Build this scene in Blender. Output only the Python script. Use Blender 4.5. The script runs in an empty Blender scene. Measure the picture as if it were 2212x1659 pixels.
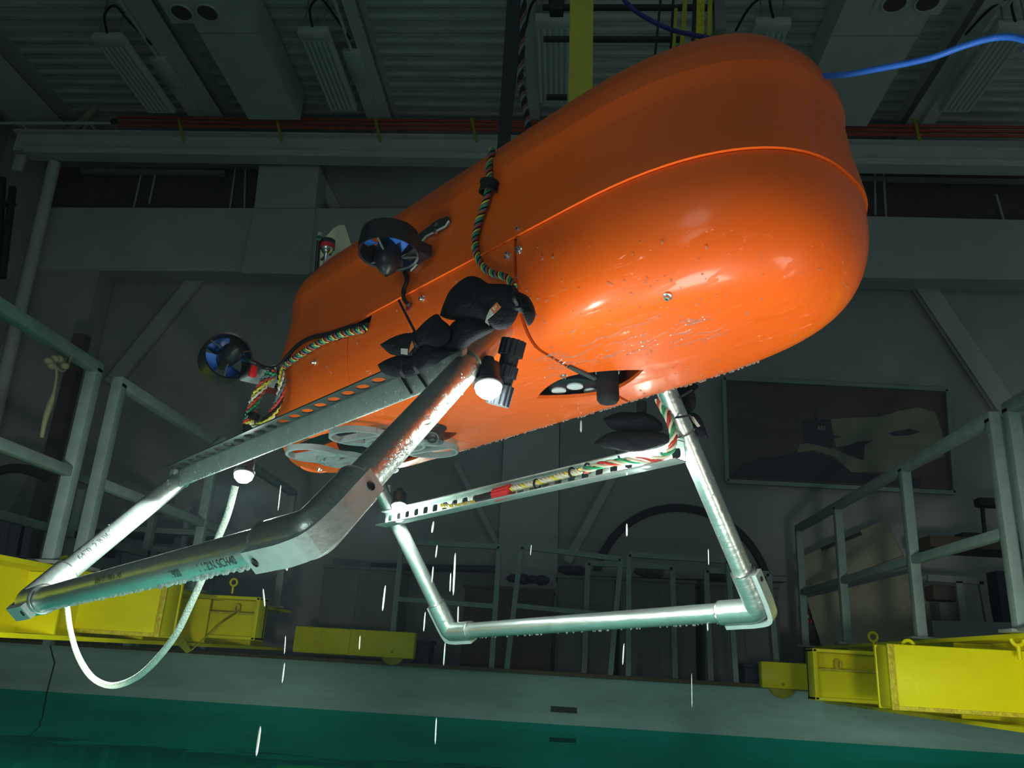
import bpy, bmesh, math, random
import numpy as np
from mathutils import Vector, Matrix
random.seed(7)
rng = np.random.RandomState(7)
COL = bpy.context.scene.collection
PI = math.pi

# ------------------------------------------------------------------ camera, world, lights, exposure
F_PX, CX, CY = 1760.0, 1106.0, 829.5
YAW, PITCH, ROLL = -0.076183, 0.326381, 0.058875
CAM_H = 0.49                                   # eye height above the water (water is z = 0)
def cam_basis():
    cy, sy, cp, sp = math.cos(YAW), math.sin(YAW), math.cos(PITCH), math.sin(PITCH)
    Fw = np.array([sy*cp, cy*cp, sp]); R = np.array([cy, -sy, 0.0]); U = np.cross(R, Fw)
    c, s = math.cos(ROLL), math.sin(ROLL)
    return c*R + s*U, -s*R + c*U, Fw
CR, CU, CF = cam_basis()
CAM = np.array([0, 0, CAM_H])
cam = bpy.data.cameras.new('camera'); camo = bpy.data.objects.new('camera', cam); COL.objects.link(camo)
cam.sensor_width = 36; cam.sensor_fit = 'HORIZONTAL'; cam.lens = F_PX/2212*36
cam.clip_start = 0.02; cam.clip_end = 200
camo.matrix_world = Matrix(((CR[0], CU[0], -CF[0], 0), (CR[1], CU[1], -CF[1], 0), (CR[2], CU[2], -CF[2], CAM_H), (0, 0, 0, 1)))
bpy.context.scene.camera = camo
sc = bpy.context.scene
sc.view_settings.view_transform = 'Standard'; sc.view_settings.look = 'None'
sc.view_settings.gamma = 1.0; sc.view_settings.use_curve_mapping = False
sc.view_settings.exposure = 0.3
wd = bpy.data.worlds.new('world'); sc.world = wd; wd.use_nodes = True
wd.node_tree.nodes['Background'].inputs[0].default_value = (0.49, 0.66, 0.65, 1)
wd.node_tree.nodes['Background'].inputs[1].default_value = 0.13

def ray(px, py):
    return CR*(px-CX)/F_PX - CU*(py-CY)/F_PX + CF
def P(px, py, Y):                              # point seen at a pixel, on the upright plane y = Y
    r = ray(px, py); return CAM + r*(Y/r[1])
def PZ(px, py, Z):                             # the same on the level plane z = Z
    r = ray(px, py); return CAM + r*((Z-CAM_H)/r[2])
def PX(px, py, X):
    r = ray(px, py); return CAM + r*(X/r[0])
# vehicle frame: a = towards the nose, w = away from us, u = up
AX = -ray(-679.3, 1466.1); AX = AX/np.linalg.norm(AX)
WX = -np.cross(AX, [0, 0, 1]); WX /= np.linalg.norm(WX)
UX = np.cross(AX, WX)
if UX[2] < 0: UX = -UX
VO = np.array([-0.37649457, 1.92423934, 0.43965938 + CAM_H])
VB = np.array([AX, WX, UX])
def W2(v): return VO + np.asarray(v, float) @ VB
def L2(p): return VB @ (np.asarray(p, float) - VO)
def VP(px, py, i, val):                        # pixel -> vehicle coordinates on plane coord[i] = val
    r = ray(px, py); o = VB @ (CAM-VO); d = VB @ r
    return o + d*((val-o[i])/d[i])
def VK(px, py, k): return VB @ (CAM + ray(px, py)*k - VO)
VM = Matrix(((AX[0], WX[0], UX[0], VO[0]), (AX[1], WX[1], UX[1], VO[1]), (AX[2], WX[2], UX[2], VO[2]), (0, 0, 0, 1)))

def light(name, kind, loc, power, col, **kw):
    l = bpy.data.lights.new(name, kind); l.energy = power; l.color = col
    for k, v in kw.items():
        if k not in ('aim',): setattr(l, k, v)
    o = bpy.data.objects.new(name, l); COL.objects.link(o); o.location = Vector(loc)
    if 'aim' in kw:
        o.rotation_euler = (Vector(kw['aim'])-Vector(loc)).to_track_quat('-Z', 'Y').to_euler()
    return o
# four lamps of the vehicle (positions in vehicle coordinates); each lights down and outwards
LED_PX = [(1055, 834, -0.31), (527, 1024, -0.31), (1392, 966, 0.33), (862, 1091, 0.33)]
LEDS = [VP(x, y, 1, w) for x, y, w in LED_PX]
LED_W = [28, 50, 75, 70]
for v, pw in zip(LEDS, LED_W):
    out = -1 if v[1] < 0 else 1
    light('lamp_beam', 'SPOT', W2(v + np.array([0, 0, -0.03])), pw, (0.86, 1.0, 0.93), shadow_soft_size=0.018, spot_size=math.radians(179), spot_blend=0.06, aim=tuple(W2(v + np.array([0.05, 0.03*out, -1.0]))))
    light('lamp_glow', 'POINT', W2(v + np.array([0, 0, -0.045])), 1.2, (0.86, 1.0, 0.93), shadow_soft_size=0.02)
# fill lights added unseen at the water surface, standing in for bounced lamp light
light('water_fill', 'AREA', (0.05, 1.1, 0.02), 13, (1.0, 0.88, 0.84), shape='DISK', size=0.55, aim=(0.15, 1.2, 1.0))
light('water_fill', 'AREA', (-1.1, 0.9, 0.02), 3.5, (0.95, 0.98, 0.92), shape='DISK', size=0.6, aim=(-0.5, 1.7, 0.9))
light('fill_light', 'SPOT', (0.9, 1.2, 0.3), 150, (1.0, 1.0, 0.85), spot_size=1.0, spot_blend=0.9, shadow_soft_size=0.12, aim=(2.9, 4.6, 0.5))  # added unseen spot that brightens the right yellow beams
light('fill_light', 'SPOT', (-1.0, 1.5, 0.25), 90, (1.0, 1.0, 0.85), spot_size=1.0, spot_blend=0.9, shadow_soft_size=0.12, aim=(-2.8, 4.6, 0.65))  # the same added fill for the left yellow beams
light('water_fill', 'AREA', (1.0, 0.85, 0.02), 7, (1.0, 0.86, 0.74), shape='DISK', size=0.6, aim=(0.35, 1.15, 0.6))  # weaker fill added out of view to light the nose from below
# dim general fill added behind the camera, not a lamp of the hall
light('fill_light', 'AREA', (-1.3, -1.2, 1.2), 4.5, (0.85, 1.0, 0.95), shape='DISK', size=0.8, aim=(0.0, 6.0, 1.2))

# ------------------------------------------------------------------ materials
def mat(name, col, rough=0.5, metal=0.0, var=0.0, vscale=6.0, bump=0.0, bscale=40.0, coat=0.0, stretch=(1, 1, 1), col2=None, spec=None, emit=None, estr=0.0, coord='Object', trans=0.0, ior=None, alpha=None):
    m = bpy.data.materials.new(name); m.use_nodes = True
    nt = m.node_tree; b = nt.nodes['Principled BSDF']
    b.inputs['Base Color'].default_value = (*col, 1); b.inputs['Roughness'].default_value = rough
    b.inputs['Metallic'].default_value = metal; b.inputs['Coat Weight'].default_value = coat
    b.inputs['Coat Roughness'].default_value = 0.08
    if spec is not None: b.inputs['Specular IOR Level'].default_value = spec
    if trans: b.inputs['Transmission Weight'].default_value = trans
    if ior: b.inputs['IOR'].default_value = ior
    if alpha is not None: b.inputs['Alpha'].default_value = alpha
    if emit: b.inputs['Emission Color'].default_value = (*emit, 1); b.inputs['Emission Strength'].default_value = estr
    tc = nt.nodes.new('ShaderNodeTexCoord'); mp = nt.nodes.new('ShaderNodeMapping'); mp.inputs['Scale'].default_value = stretch
    nt.links.new(tc.outputs[coord], mp.inputs[0])
    if var > 0 or col2:
        n = nt.nodes.new('ShaderNodeTexNoise'); n.inputs['Scale'].default_value = vscale; n.inputs['Detail'].default_value = 6
        n.inputs['Roughness'].default_value = 0.65
        nt.links.new(mp.outputs[0], n.inputs['Vector'])
        r = nt.nodes.new('ShaderNodeValToRGB'); r.color_ramp.elements[0].position = 0.32; r.color_ramp.elements[1].position = 0.68
        c2 = col2 if col2 else tuple(c*(1-var) for c in col)
        r.color_ramp.elements[0].color = (*c2, 1); r.color_ramp.elements[1].color = (*col, 1)
        nt.links.new(n.outputs['Fac'], r.inputs[0]); nt.links.new(r.outputs[0], b.inputs['Base Color'])
    if bump > 0:
        n = nt.nodes.new('ShaderNodeTexNoise'); n.inputs['Scale'].default_value = bscale; n.inputs['Detail'].default_value = 4
        nt.links.new(mp.outputs[0], n.inputs['Vector'])
        bp = nt.nodes.new('ShaderNodeBump'); bp.inputs['Strength'].default_value = bump; bp.inputs['Distance'].default_value = 0.01
        nt.links.new(n.outputs['Fac'], bp.inputs['Height']); nt.links.new(bp.outputs[0], b.inputs['Normal'])
    return m
M = {}
def hull_mat():
    m = mat('hull_orange', (0.87, 0.130, 0.007), 0.45, var=0.10, vscale=3.0, bump=0.12, bscale=6, coat=0.35, spec=0.3)
    nt = m.node_tree; b = nt.nodes['Principled BSDF']; b.inputs['Coat Roughness'].default_value = 0.16
    tc = nt.nodes.new('ShaderNodeTexCoord'); mp = nt.nodes.new('ShaderNodeMapping'); mp.inputs['Scale'].default_value = (5, 26, 26)
    nt.links.new(tc.outputs['Object'], mp.inputs[0])
    n = nt.nodes.new('ShaderNodeTexNoise'); n.inputs['Scale'].default_value = 1.6; n.inputs['Detail'].default_value = 3
    nt.links.new(mp.outputs[0], n.inputs[0])
    big = nt.nodes.new('ShaderNodeTexNoise'); big.inputs['Scale'].default_value = 3.2; nt.links.new(tc.outputs['Object'], big.inputs[0])
    sep = nt.nodes.new('ShaderNodeSeparateXYZ'); nt.links.new(tc.outputs['Object'], sep.inputs[0])
    lowm = nt.nodes.new('ShaderNodeMapRange'); lowm.inputs[1].default_value = 0.16; lowm.inputs[2].default_value = 0.085; nt.links.new(sep.outputs[2], lowm.inputs[0])
    r = nt.nodes.new('ShaderNodeValToRGB'); r.color_ramp.elements[0].position = 0.52; r.color_ramp.elements[1].position = 0.58
    nt.links.new(n.outputs['Fac'], r.inputs[0])
    r2 = nt.nodes.new('ShaderNodeValToRGB'); r2.color_ramp.elements[0].position = 0.46; r2.color_ramp.elements[1].position = 0.56
    nt.links.new(big.outputs['Fac'], r2.inputs[0])
    m1 = nt.nodes.new('ShaderNodeMath'); m1.operation = 'MULTIPLY'; nt.links.new(r.outputs[0], m1.inputs[0]); nt.links.new(r2.outputs[0], m1.inputs[1])
    m2 = nt.nodes.new('ShaderNodeMath'); m2.operation = 'MULTIPLY'; nt.links.new(m1.outputs[0], m2.inputs[0]); nt.links.new(lowm.outputs[0], m2.inputs[1])
    bp = nt.nodes.new('ShaderNodeBump'); bp.inputs['Strength'].default_value = 0.9; bp.inputs['Distance'].default_value = 0.014
    nt.links.new(m2.outputs[0], bp.inputs['Height']); nt.links.new(bp.outputs[0], b.inputs['Coat Normal'])
    return m
M['orange'] = hull_mat()
M['alu'] = mat('wet_aluminium', (0.62, 0.70, 0.66), 0.33, metal=0.88, var=0.25, vscale=14, bump=0.15, bscale=60, stretch=(0.3, 1, 1))
M['rail_alu'] = mat('anodised_rail', (0.52, 0.62, 0.60), 0.42, metal=0.45, var=0.2, vscale=25, bump=0.1, bscale=90)
M['dark_alu'] = mat('dark_aluminium', (0.10, 0.12, 0.12), 0.4, metal=0.6, var=0.3, vscale=12)
M['black'] = mat('black_plastic', (0.012, 0.014, 0.018), 0.38, var=0.2, vscale=20, bump=0.1)
M['rubber'] = mat('black_rubber', (0.012, 0.014, 0.018), 0.7, spec=0.2, bump=0.2, bscale=120)
M['mesh_cloth'] = mat('black_knit_cloth', (0.010, 0.012, 0.018), 0.8, var=0.4, vscale=60, bump=0.5, bscale=220, stretch=(1, 4, 1), spec=0.25)
M['blue_plastic'] = mat('blue_propeller', (0.035, 0.16, 0.62), 0.25, emit=None)
M['cyan_disc'] = mat('pale_transducer', (0.55, 0.68, 0.72), 0.4)
M['tan_disc'] = mat('tan_transducer', (0.55, 0.50, 0.30), 0.4)
M['grey_print'] = mat('grey_printed_plastic', (0.22, 0.28, 0.28), 0.5, var=0.12, vscale=40, bump=0.15, bscale=80)
M['red'] = mat('red_plastic', (0.65, 0.02, 0.02), 0.4)
M['chrome'] = mat('steel_bolt', (0.6, 0.62, 0.6), 0.25, metal=0.95)
M['white_tag'] = mat('white_tag', (0.75, 0.76, 0.68), 0.6)
M['orange_tag'] = mat('orange_tag', (0.85, 0.25, 0.08), 0.6)
M['ink'] = mat('black_ink', (0.02, 0.025, 0.03), 0.6)
M['yellow'] = mat('yellow_paint', (0.86, 0.80, 0.004), 0.38, var=0.16, vscale=2.5, bump=0.12, bscale=30, col2=(0.74, 0.68, 0.004), spec=0.2)
M['rust_yellow'] = mat('chipped_yellow_paint', (0.74, 0.68, 0.02), 0.55, col2=(0.48, 0.36, 0.02), vscale=30, bump=0.8, bscale=60)
M['olive'] = mat('dull_yellow_steel', (0.42, 0.42, 0.02), 0.5, var=0.3, vscale=4)
M['teal_steel'] = mat('grey_green_painted_steel', (0.26, 0.36, 0.35), 0.55, var=0.25, vscale=9, bump=0.1, bscale=40)
M['wall'] = mat('painted_wall', (0.38, 0.40, 0.40), 0.8, var=0.22, vscale=0.9)
M['wall2'] = mat('painted_panel', (0.46, 0.50, 0.50), 0.75, var=0.15, vscale=1.4)
M['deck_ceiling'] = mat('ceiling_white_paint', (0.62, 0.68, 0.66), 0.6, var=0.35, vscale=2.5, stretch=(0.4, 3, 1))
M['white_steel'] = mat('white_painted_steel', (0.60, 0.64, 0.61), 0.55, var=0.15, vscale=3)
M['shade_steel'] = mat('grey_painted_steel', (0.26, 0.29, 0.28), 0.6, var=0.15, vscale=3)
M['lamp_white'] = mat('lamp_diffuser', (0.55, 0.63, 0.62), 0.4, var=0.1, vscale=4)
M['brown'] = mat('dark_brown_panel', (0.10, 0.075, 0.07), 0.7, var=0.4, vscale=3)
M['orange_bar'] = mat('orange_conductor_bar', (0.50, 0.07, 0.03), 0.45, var=0.2, vscale=5)
M['concrete'] = mat('pool_wall_concrete', (0.44, 0.70, 0.64), 0.7, col2=(0.27, 0.45, 0.41), vscale=1.6, bump=0.15, bscale=12, stretch=(0.5, 1, 2.5))
M['dark_floor'] = mat('dark_deck', (0.035, 0.035, 0.04), 0.8, var=0.3)
M['coping'] = mat('brown_coping_edge', (0.12, 0.09, 0.03), 0.6, var=0.4, vscale=6)
M['ply'] = mat('plywood', (0.44, 0.42, 0.30), 0.65, var=0.35, vscale=2.2, stretch=(1, 1, 0.6))
M['crate'] = mat('brown_crate', (0.11, 0.07, 0.045), 0.7, var=0.3, vscale=8, stretch=(6, 1, 1))
M['grey_box'] = mat('grey_cabinet', (0.17, 0.19, 0.19), 0.6, var=0.15)
M['navy'] = mat('navy_box', (0.02, 0.03, 0.07), 0.6, var=0.2)
M['dark'] = mat('dark_equipment', (0.015, 0.018, 0.022), 0.6, var=0.3)
M['curtain'] = mat('grey_violet_cloth', (0.22, 0.20, 0.27), 0.8, var=0.4, vscale=6, stretch=(6, 1, 0.3))
M['sling'] = mat('black_webbing', (0.012, 0.02, 0.022), 0.7, bump=0.5, bscale=150, stretch=(1, 1, 0.2))
M['yellow_web'] = mat('yellow_webbing', (0.50, 0.52, 0.05), 0.7, var=0.2, vscale=10, bump=0.3, bscale=90)
M['blue_rope'] = mat('blue_tether', (0.02, 0.16, 0.72), 0.5, bump=0.2, bscale=80)
M['navy_rope'] = mat('navy_tether', (0.012, 0.012, 0.16), 0.5)
M['white_rope'] = mat('white_braided_rope', (0.52, 0.62, 0.54), 0.8, var=0.25, vscale=60, bump=0.6, bscale=220)
M['old_rope'] = mat('frayed_cord', (0.32, 0.30, 0.17), 0.9, var=0.3, vscale=30)
M['w_yellow'] = mat('yellow_wire', (0.70, 0.62, 0.06), 0.45)
M['w_red'] = mat('red_wire', (0.55, 0.05, 0.03), 0.45)
M['w_darkred'] = mat('dark_red_wire', (0.16, 0.05, 0.03), 0.5)
M['w_green'] = mat('green_wire', (0.03, 0.35, 0.16), 0.45)
M['w_white'] = mat('cream_wire', (0.66, 0.66, 0.50), 0.45)
M['w_teal'] = mat('slate_wire', (0.10, 0.18, 0.20), 0.45)
M['water_drop'] = mat('water_drop', (0.9, 1.0, 1.0), 0.04, trans=0.9, ior=1.33)
M['fin'] = mat('cream_fin', (0.60, 0.60, 0.40), 0.5)
M['lens'] = mat('lit_lens', (1, 1, 1), 0.3, emit=(0.92, 1.0, 0.98), estr=40.0)
M['mud_red'] = mat('dark_red_interior', (0.22, 0.01, 0.015), 0.5)
M['sea_dark'] = mat('print_dark_sea', (0.035, 0.035, 0.055), 0.6)
M['print_sky'] = mat('print_dusk_sky', (0.12, 0.085, 0.075), 0.6, var=0.35, vscale=2.2, stretch=(0.6, 1, 2))
M['print_foam'] = mat('print_foam', (0.22, 0.24, 0.18), 0.6, var=0.3, vscale=3)

def water_mat():
    m = bpy.data.materials.new('pool_water'); m.use_nodes = True; nt = m.node_tree; b = nt.nodes['Principled BSDF']
    b.inputs['Base Color'].default_value = (0.0, 0.46, 0.33, 1); b.inputs['Roughness'].default_value = 0.03
    tc = nt.nodes.new('ShaderNodeTexCoord'); mp = nt.nodes.new('ShaderNodeMapping'); mp.inputs['Scale'].default_value = (0.8, 1.0, 1)
    n = nt.nodes.new('ShaderNodeTexNoise'); n.inputs['Scale'].default_value = 1.6; n.inputs['Detail'].default_value = 3
    bp = nt.nodes.new('ShaderNodeBump'); bp.inputs['Strength'].default_value = 0.08; bp.inputs['Distance'].default_value = 0.05
    nt.links.new(tc.outputs['Object'], mp.inputs[0]); nt.links.new(mp.outputs[0], n.inputs[0]); nt.links.new(n.outputs['Fac'], bp.inputs['Height'])
    nt.nodes.remove(b)                             # murky green water: tinted mirror over green body colour
    df = nt.nodes.new('ShaderNodeBsdfDiffuse'); df.inputs[0].default_value = (0.0, 0.20, 0.16, 1)
    gl = nt.nodes.new('ShaderNodeBsdfGlossy'); gl.inputs[0].default_value = (0.03, 0.80, 0.66, 1); gl.inputs['Roughness'].default_value = 0.03
    fr = nt.nodes.new('ShaderNodeFresnel'); fr.inputs[0].default_value = 1.33; mx = nt.nodes.new('ShaderNodeMixShader')
    for q in (gl, fr): nt.links.new(bp.outputs[0], q.inputs['Normal'])
    nt.links.new(fr.outputs[0], mx.inputs[0]); nt.links.new(df.outputs[0], mx.inputs[1]); nt.links.new(gl.outputs[0], mx.inputs[2])
    nt.links.new(mx.outputs[0], nt.nodes['Material Output'].inputs[0])
    return m
M['water'] = water_mat()

# ------------------------------------------------------------------ mesh builder
WORLD = {}
class MB:
    def __init__(s): s.v = []; s.f = []
    def add(s, vs, fs):
        o = len(s.v); s.v += [tuple(map(float, p)) for p in vs]; s.f += [tuple(i+o for i in f) for f in fs]; return s
    def box(s, c, size, ax=None, bev=0.0):
        ax = np.eye(3) if ax is None else np.asarray(ax, float); h = np.asarray(size, float)/2; c = np.asarray(c, float)
        if bev <= 0:
            vs = [c + (x*h[0])*ax[0] + (y*h[1])*ax[1] + (z*h[2])*ax[2] for x in (-1, 1) for y in (-1, 1) for z in (-1, 1)]
            return s.add(vs, [(0, 1, 3, 2), (4, 6, 7, 5), (0, 4, 5, 1), (2, 3, 7, 6), (0, 2, 6, 4), (1, 5, 7, 3)])
        bm = bmesh.new(); bmesh.ops.create_cube(bm, size=1)
        for v in bm.verts: v.co = Vector((v.co.x*size[0], v.co.y*size[1], v.co.z*size[2]))
        bmesh.ops.bevel(bm, geom=bm.edges[:], offset=bev, segments=2, affect='EDGES', profile=0.5)
        bm.verts.ensure_lookup_table()
        vs = [c + v.co.x*ax[0] + v.co.y*ax[1] + v.co.z*ax[2] for v in bm.verts]
        fs = [tuple(v.index for v in f.verts) for f in bm.faces]; bm.free()
        return s.add(vs, fs)
    def frame(s, d):
        d = np.asarray(d, float); d = d/np.linalg.norm(d); t = np.array([0, 0, 1.0]) if abs(d[2]) < 0.9 else np.array([1.0, 0, 0])
        x = np.cross(t, d); x /= np.linalg.norm(x); return x, np.cross(d, x), d
    def cyl(s, p0, p1, r0, r1=None, n=20, cap=True):
        r1 = r0 if r1 is None else r1; p0 = np.asarray(p0, float); p1 = np.asarray(p1, float)
        x, y, d = s.frame(p1-p0); vs = []
        for p, r in ((p0, r0), (p1, r1)):
            vs += [p + r*(math.cos(t)*x + math.sin(t)*y) for t in np.arange(n)*2*PI/n]
        fs = [(i, (i+1) % n, n+(i+1) % n, n+i) for i in range(n)]
        if cap: fs += [tuple(range(n))[::-1], tuple(range(n, 2*n))]
        return s.add(vs, fs)
    def lathe(s, prof, o, d, n=32, closed=False, x=None):
        if x is None: x, y, d = s.frame(d)
        else:
            d = np.asarray(d, float); d = d/np.linalg.norm(d); x = np.asarray(x, float); y = np.cross(d, x)
        o = np.asarray(o, float); vs = []
        for h, r in prof: vs += [o + h*d + max(r, 1e-5)*(math.cos(t)*x + math.sin(t)*y) for t in np.arange(n)*2*PI/n]
        k = len(prof); fs = []
        for j in range(k if closed else k-1):
            a, b = j*n, ((j+1) % k)*n
            fs += [(a+i, a+(i+1) % n, b+(i+1) % n, b+i) for i in range(n)]
        if not closed: fs += [tuple(range(n))[::-1], tuple(range((k-1)*n, k*n))]
        return s.add(vs, fs)
    def tube(s, pts, r, n=8, smooth=0, twist=None):
        pts = [np.asarray(p, float) for p in pts]
        if smooth: pts = catmull(pts, smooth)
        k = len(pts); rs = [r]*k if np.isscalar(r) else list(np.interp(np.linspace(0, 1, k), np.linspace(0, 1, len(r)), r))
        T = [pts[min(i+1, k-1)]-pts[max(i-1, 0)] for i in range(k)]; T = [t/np.linalg.norm(t) for t in T]
        x, y, d = s.frame(T[0]); vs = []
        for i in range(k):
            x = x - T[i]*(x @ T[i]); x /= np.linalg.norm(x); y = np.cross(T[i], x)
            vs += [pts[i] + rs[i]*(math.cos(t)*x + math.sin(t)*y) for t in np.arange(n)*2*PI/n]
        fs = [(j*n+i, j*n+(i+1) % n, (j+1)*n+(i+1) % n, (j+1)*n+i) for j in range(k-1) for i in range(n)]
        fs += [tuple(range(n))[::-1], tuple(range((k-1)*n, k*n))]
        return s.add(vs, fs)
    def strip(s, pts, wv, th, nv=None):            # flat webbing: centre points, width vectors, thickness
        pts = [np.asarray(p, float) for p in pts]; k = len(pts); vs = []
        for i, p in enumerate(pts):
            w_ = np.asarray(wv[i] if isinstance(wv, list) else wv, float); t = pts[min(i+1, k-1)]-pts[max(i-1, 0)]
            n_ = np.cross(t, w_); n_ = n_/np.linalg.norm(n_)*th/2
            vs += [p-w_/2-n_, p+w_/2-n_, p+w_/2+n_, p-w_/2+n_]
        fs = [(j*4+i, j*4+(i+1) % 4, (j+1)*4+(i+1) % 4, (j+1)*4+i) for j in range(k-1) for i in range(4)]
        fs += [(3, 2, 1, 0), tuple(range(4*k-4, 4*k))]
        return s.add(vs, fs)
    def prism(s, poly, off):                        # polygon (3-D points) pushed along off
        n = len(poly); poly = [np.asarray(p, float) for p in poly]; off = np.asarray(off, float)
        return s.add(poly + [p+off for p in poly], [tuple(range(n))[::-1], tuple(range(n, 2*n))] + [(i, (i+1) % n, n+(i+1) % n, n+i) for i in range(n)])
    def ball(s, c, r, nu=12, nv=8, sc_=(1, 1, 1), ax=None):
        ax = np.eye(3) if ax is None else np.asarray(ax); c = np.asarray(c, float); vs = [c+r*sc_[2]*ax[2]]
        for j in range(1, nv):
            ph = PI*j/nv
            vs += [c + r*(sc_[0]*math.sin(ph)*math.cos(t)*ax[0] + sc_[1]*math.sin(ph)*math.sin(t)*ax[1] + sc_[2]*math.cos(ph)*ax[2]) for t in np.arange(nu)*2*PI/nu]
        vs.append(c-r*sc_[2]*ax[2]); b = len(vs)-1
        fs = [(0, 1+i, 1+(i+1) % nu) for i in range(nu)]
        for j in range(nv-2): fs += [(1+j*nu+i, 1+(j+1)*nu+i, 1+(j+1)*nu+(i+1) % nu, 1+j*nu+(i+1) % nu) for i in range(nu)]
        fs += [(b, 1+(nv-2)*nu+(i+1) % nu, 1+(nv-2)*nu+i) for i in range(nu)]
        return s.add(vs, fs)
    def torus(s, c, d, R, r, n=32, m=8, ea=1.0):
        x, y, d = s.frame(d); c = np.asarray(c, float)
        pts = [(r*math.sin(t), R + r*math.cos(t)) for t in np.arange(m)*2*PI/m]
        return s.lathe(pts, c, d, n=n, closed=True)
    def mesh(s, name, shift=None, flip=True):
        me = bpy.data.meshes.new(name)
        vs = s.v if shift is None else [tuple(np.asarray(p)-shift) for p in s.v]
        me.from_pydata(vs, [], s.f); 
        bm = bmesh.new(); bm.from_mesh(me); bmesh.ops.recalc_face_normals(bm, faces=bm.faces[:]); bm.to_mesh(me); bm.free()
        return me
    def build(s, name, m, parent=None, smooth=True, world=True, ang=38):
        """world coordinates -> an object; a child's mesh is put in its parent's frame. In the vehicle all is local (world=False)."""
        if parent is None:
            A = np.array(s.v); o = (A.min(0)+A.max(0))/2; o[2] = A[:, 2].min()
            me = s.mesh(name, o)
        elif world:
            mi = np.array(WORLD[parent.name].inverted()); A = np.array(s.v); A = A @ mi[:3, :3].T + mi[:3, 3]
            s.v = [tuple(p) for p in A]; me = s.mesh(name); o = None
        else: me = s.mesh(name); o = None
        me.materials.append(M[m] if isinstance(m, str) else m)
        if smooth:
            me.shade_smooth(); me.set_sharp_from_angle(angle=math.radians(ang))
        ob = bpy.data.objects.new(name, me); COL.objects.link(ob)
        if parent is None:
            ob.location = Vector(o); WORLD[ob.name] = Matrix.Translation(Vector(o))
        else:
            ob.parent = parent; WORLD[ob.name] = WORLD[parent.name]
        return ob
def catmull(p, k):
    out = []; n = len(p)
    for i in range(n-1):
        a, b, c, d = p[max(i-1, 0)], p[i], p[i+1], p[min(i+2, n-1)]
        for t in np.arange(k)/k:
            out.append(0.5*((2*b)+(-a+c)*t+(2*a-5*b+4*c-d)*t*t+(-a+3*b-3*c+d)*t**3))
    out.append(p[-1]); return out
def tag(o, label=None, cat=None, group=None, kind=None):
    if label: o['label'] = label
    if cat: o['category'] = cat
    if group: o['group'] = group
    if kind: o['kind'] = kind
    return o
def thing(name, label, cat, loc, group=None, matrix=None):
    o = bpy.data.objects.new(name, None); COL.objects.link(o); o.empty_display_size = 0.05
    m = matrix if matrix is not None else Matrix.Translation(Vector(loc))
    o.matrix_world = m; WORLD[o.name] = m.copy()
    return tag(o, label, cat, group)
def struct(name, mb, m, label=None, parent=None, **kw):
    o = mb.build(name, m, parent, **kw)
    if parent is None: tag(o, label, None, None, 'structure')
    return o
def quad(pts, Y, depth):      # prism on the upright plane y=Y from pixel corners, pushed back by depth
    return MB().prism([P(x, y, Y) for x, y in pts], (0, depth, 0))
def bar(p0, p1, a=0.05, b=None, mb=None):
    mb = mb or MB(); b = b or a; p0 = np.asarray(p0, float); p1 = np.asarray(p1, float); d = p1-p0; L = np.linalg.norm(d); d /= L
    t = np.array([0, 1.0, 0]) if abs(d[1]) < 0.8 else np.array([1.0, 0, 0])
    x = np.cross(t, d); x /= np.linalg.norm(x); y = np.cross(d, x)
    return mb.box((p0+p1)/2, (a, b, L), (x, y, d))

# ================================================================== SETTING
RIM = -0.10 + CAM_H; POOL_Y = 7.45; WALL_Y = 9.3; CEIL = 6.75 + CAM_H
# water
w = MB().box((-0.5, 1.5, -0.25), (13.9, POOL_Y*2-3.04, 0.5)).build('pool_water', 'water', smooth=False)
tag(w, 'dark green pool water along the bottom of the picture', 'water', kind='stuff')
# pool far wall with slots
pw = MB(); pw.box((-0.5, POOL_Y+0.15, (RIM-0.9)/2), (14, 0.3, RIM+0.9))
pool = struct('wall_pool', pw, 'concrete', 'grey green concrete pool wall above the waterline', smooth=False)
def slot(x0, y0, x1, y1, nm, m, lab=None, th=0.012):
    a = P(x0, y0, POOL_Y); b = P(x1, y1, POOL_Y)
    o = MB().box(((a[0]+b[0])/2, POOL_Y-th/2, (a[2]+b[2])/2), (abs(b[0]-a[0]), th, abs(a[2]-b[2]))).build(nm, m, pool, smooth=False)
    if lab: o['label'] = lab
slot(1190, 1525, 1246, 1541, 'drain_slot', 'dark', 'black rectangular slot')
ck = MB()
for (x, y, L) in ((2028, 1562, 30), (2110, 1564, 6)):
    pass
ck.tube([P(108, 1392, POOL_Y-0.004), P(112, 1410, POOL_Y-0.004), P(118, 1432, POOL_Y-0.004), P(108, 1470, POOL_Y-0.004), P(100, 1500, POOL_Y-0.004)], 0.006, n=5)
ck.build('crack', 'dark', pool)
cp = MB().box((-0.5, POOL_Y+0.12, RIM+0.012), (14, 0.34, 0.03)); struct('trim_1', cp, 'coping', 'brown steel edge along the pool rim', smooth=False)
fl = MB().box((-0.5, (POOL_Y+WALL_Y)/2+0.3, RIM-0.05), (17, WALL_Y-POOL_Y-0.2, 0.1)); struct('floor', fl, 'dark_floor', 'dark walkway behind the pool', smooth=False)
# building shell
bw = MB().box((0, WALL_Y+0.1, 3.6), (17, 0.2, 7.4)); wall = struct('wall_back', bw, 'wall', 'dim grey green rear wall of the hall', smooth=False)
lw = MB().box((-8.1, 3.5, 3.6), (0.2, 12, 7.4)); struct('wall_left', lw, 'wall', 'dim left wall of the hall', smooth=False)
# panel seams on the rear wall
for xa, ya, xb, yb in ((1088, 952, 1081, 1170), (1208, 915, 1203, 1210)):
    MB().tube([P(xa, ya, WALL_Y-0.004), P(xb, yb, WALL_Y-0.004)], 0.012, n=5).build('wall_seam', 'dark', wall)
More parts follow.
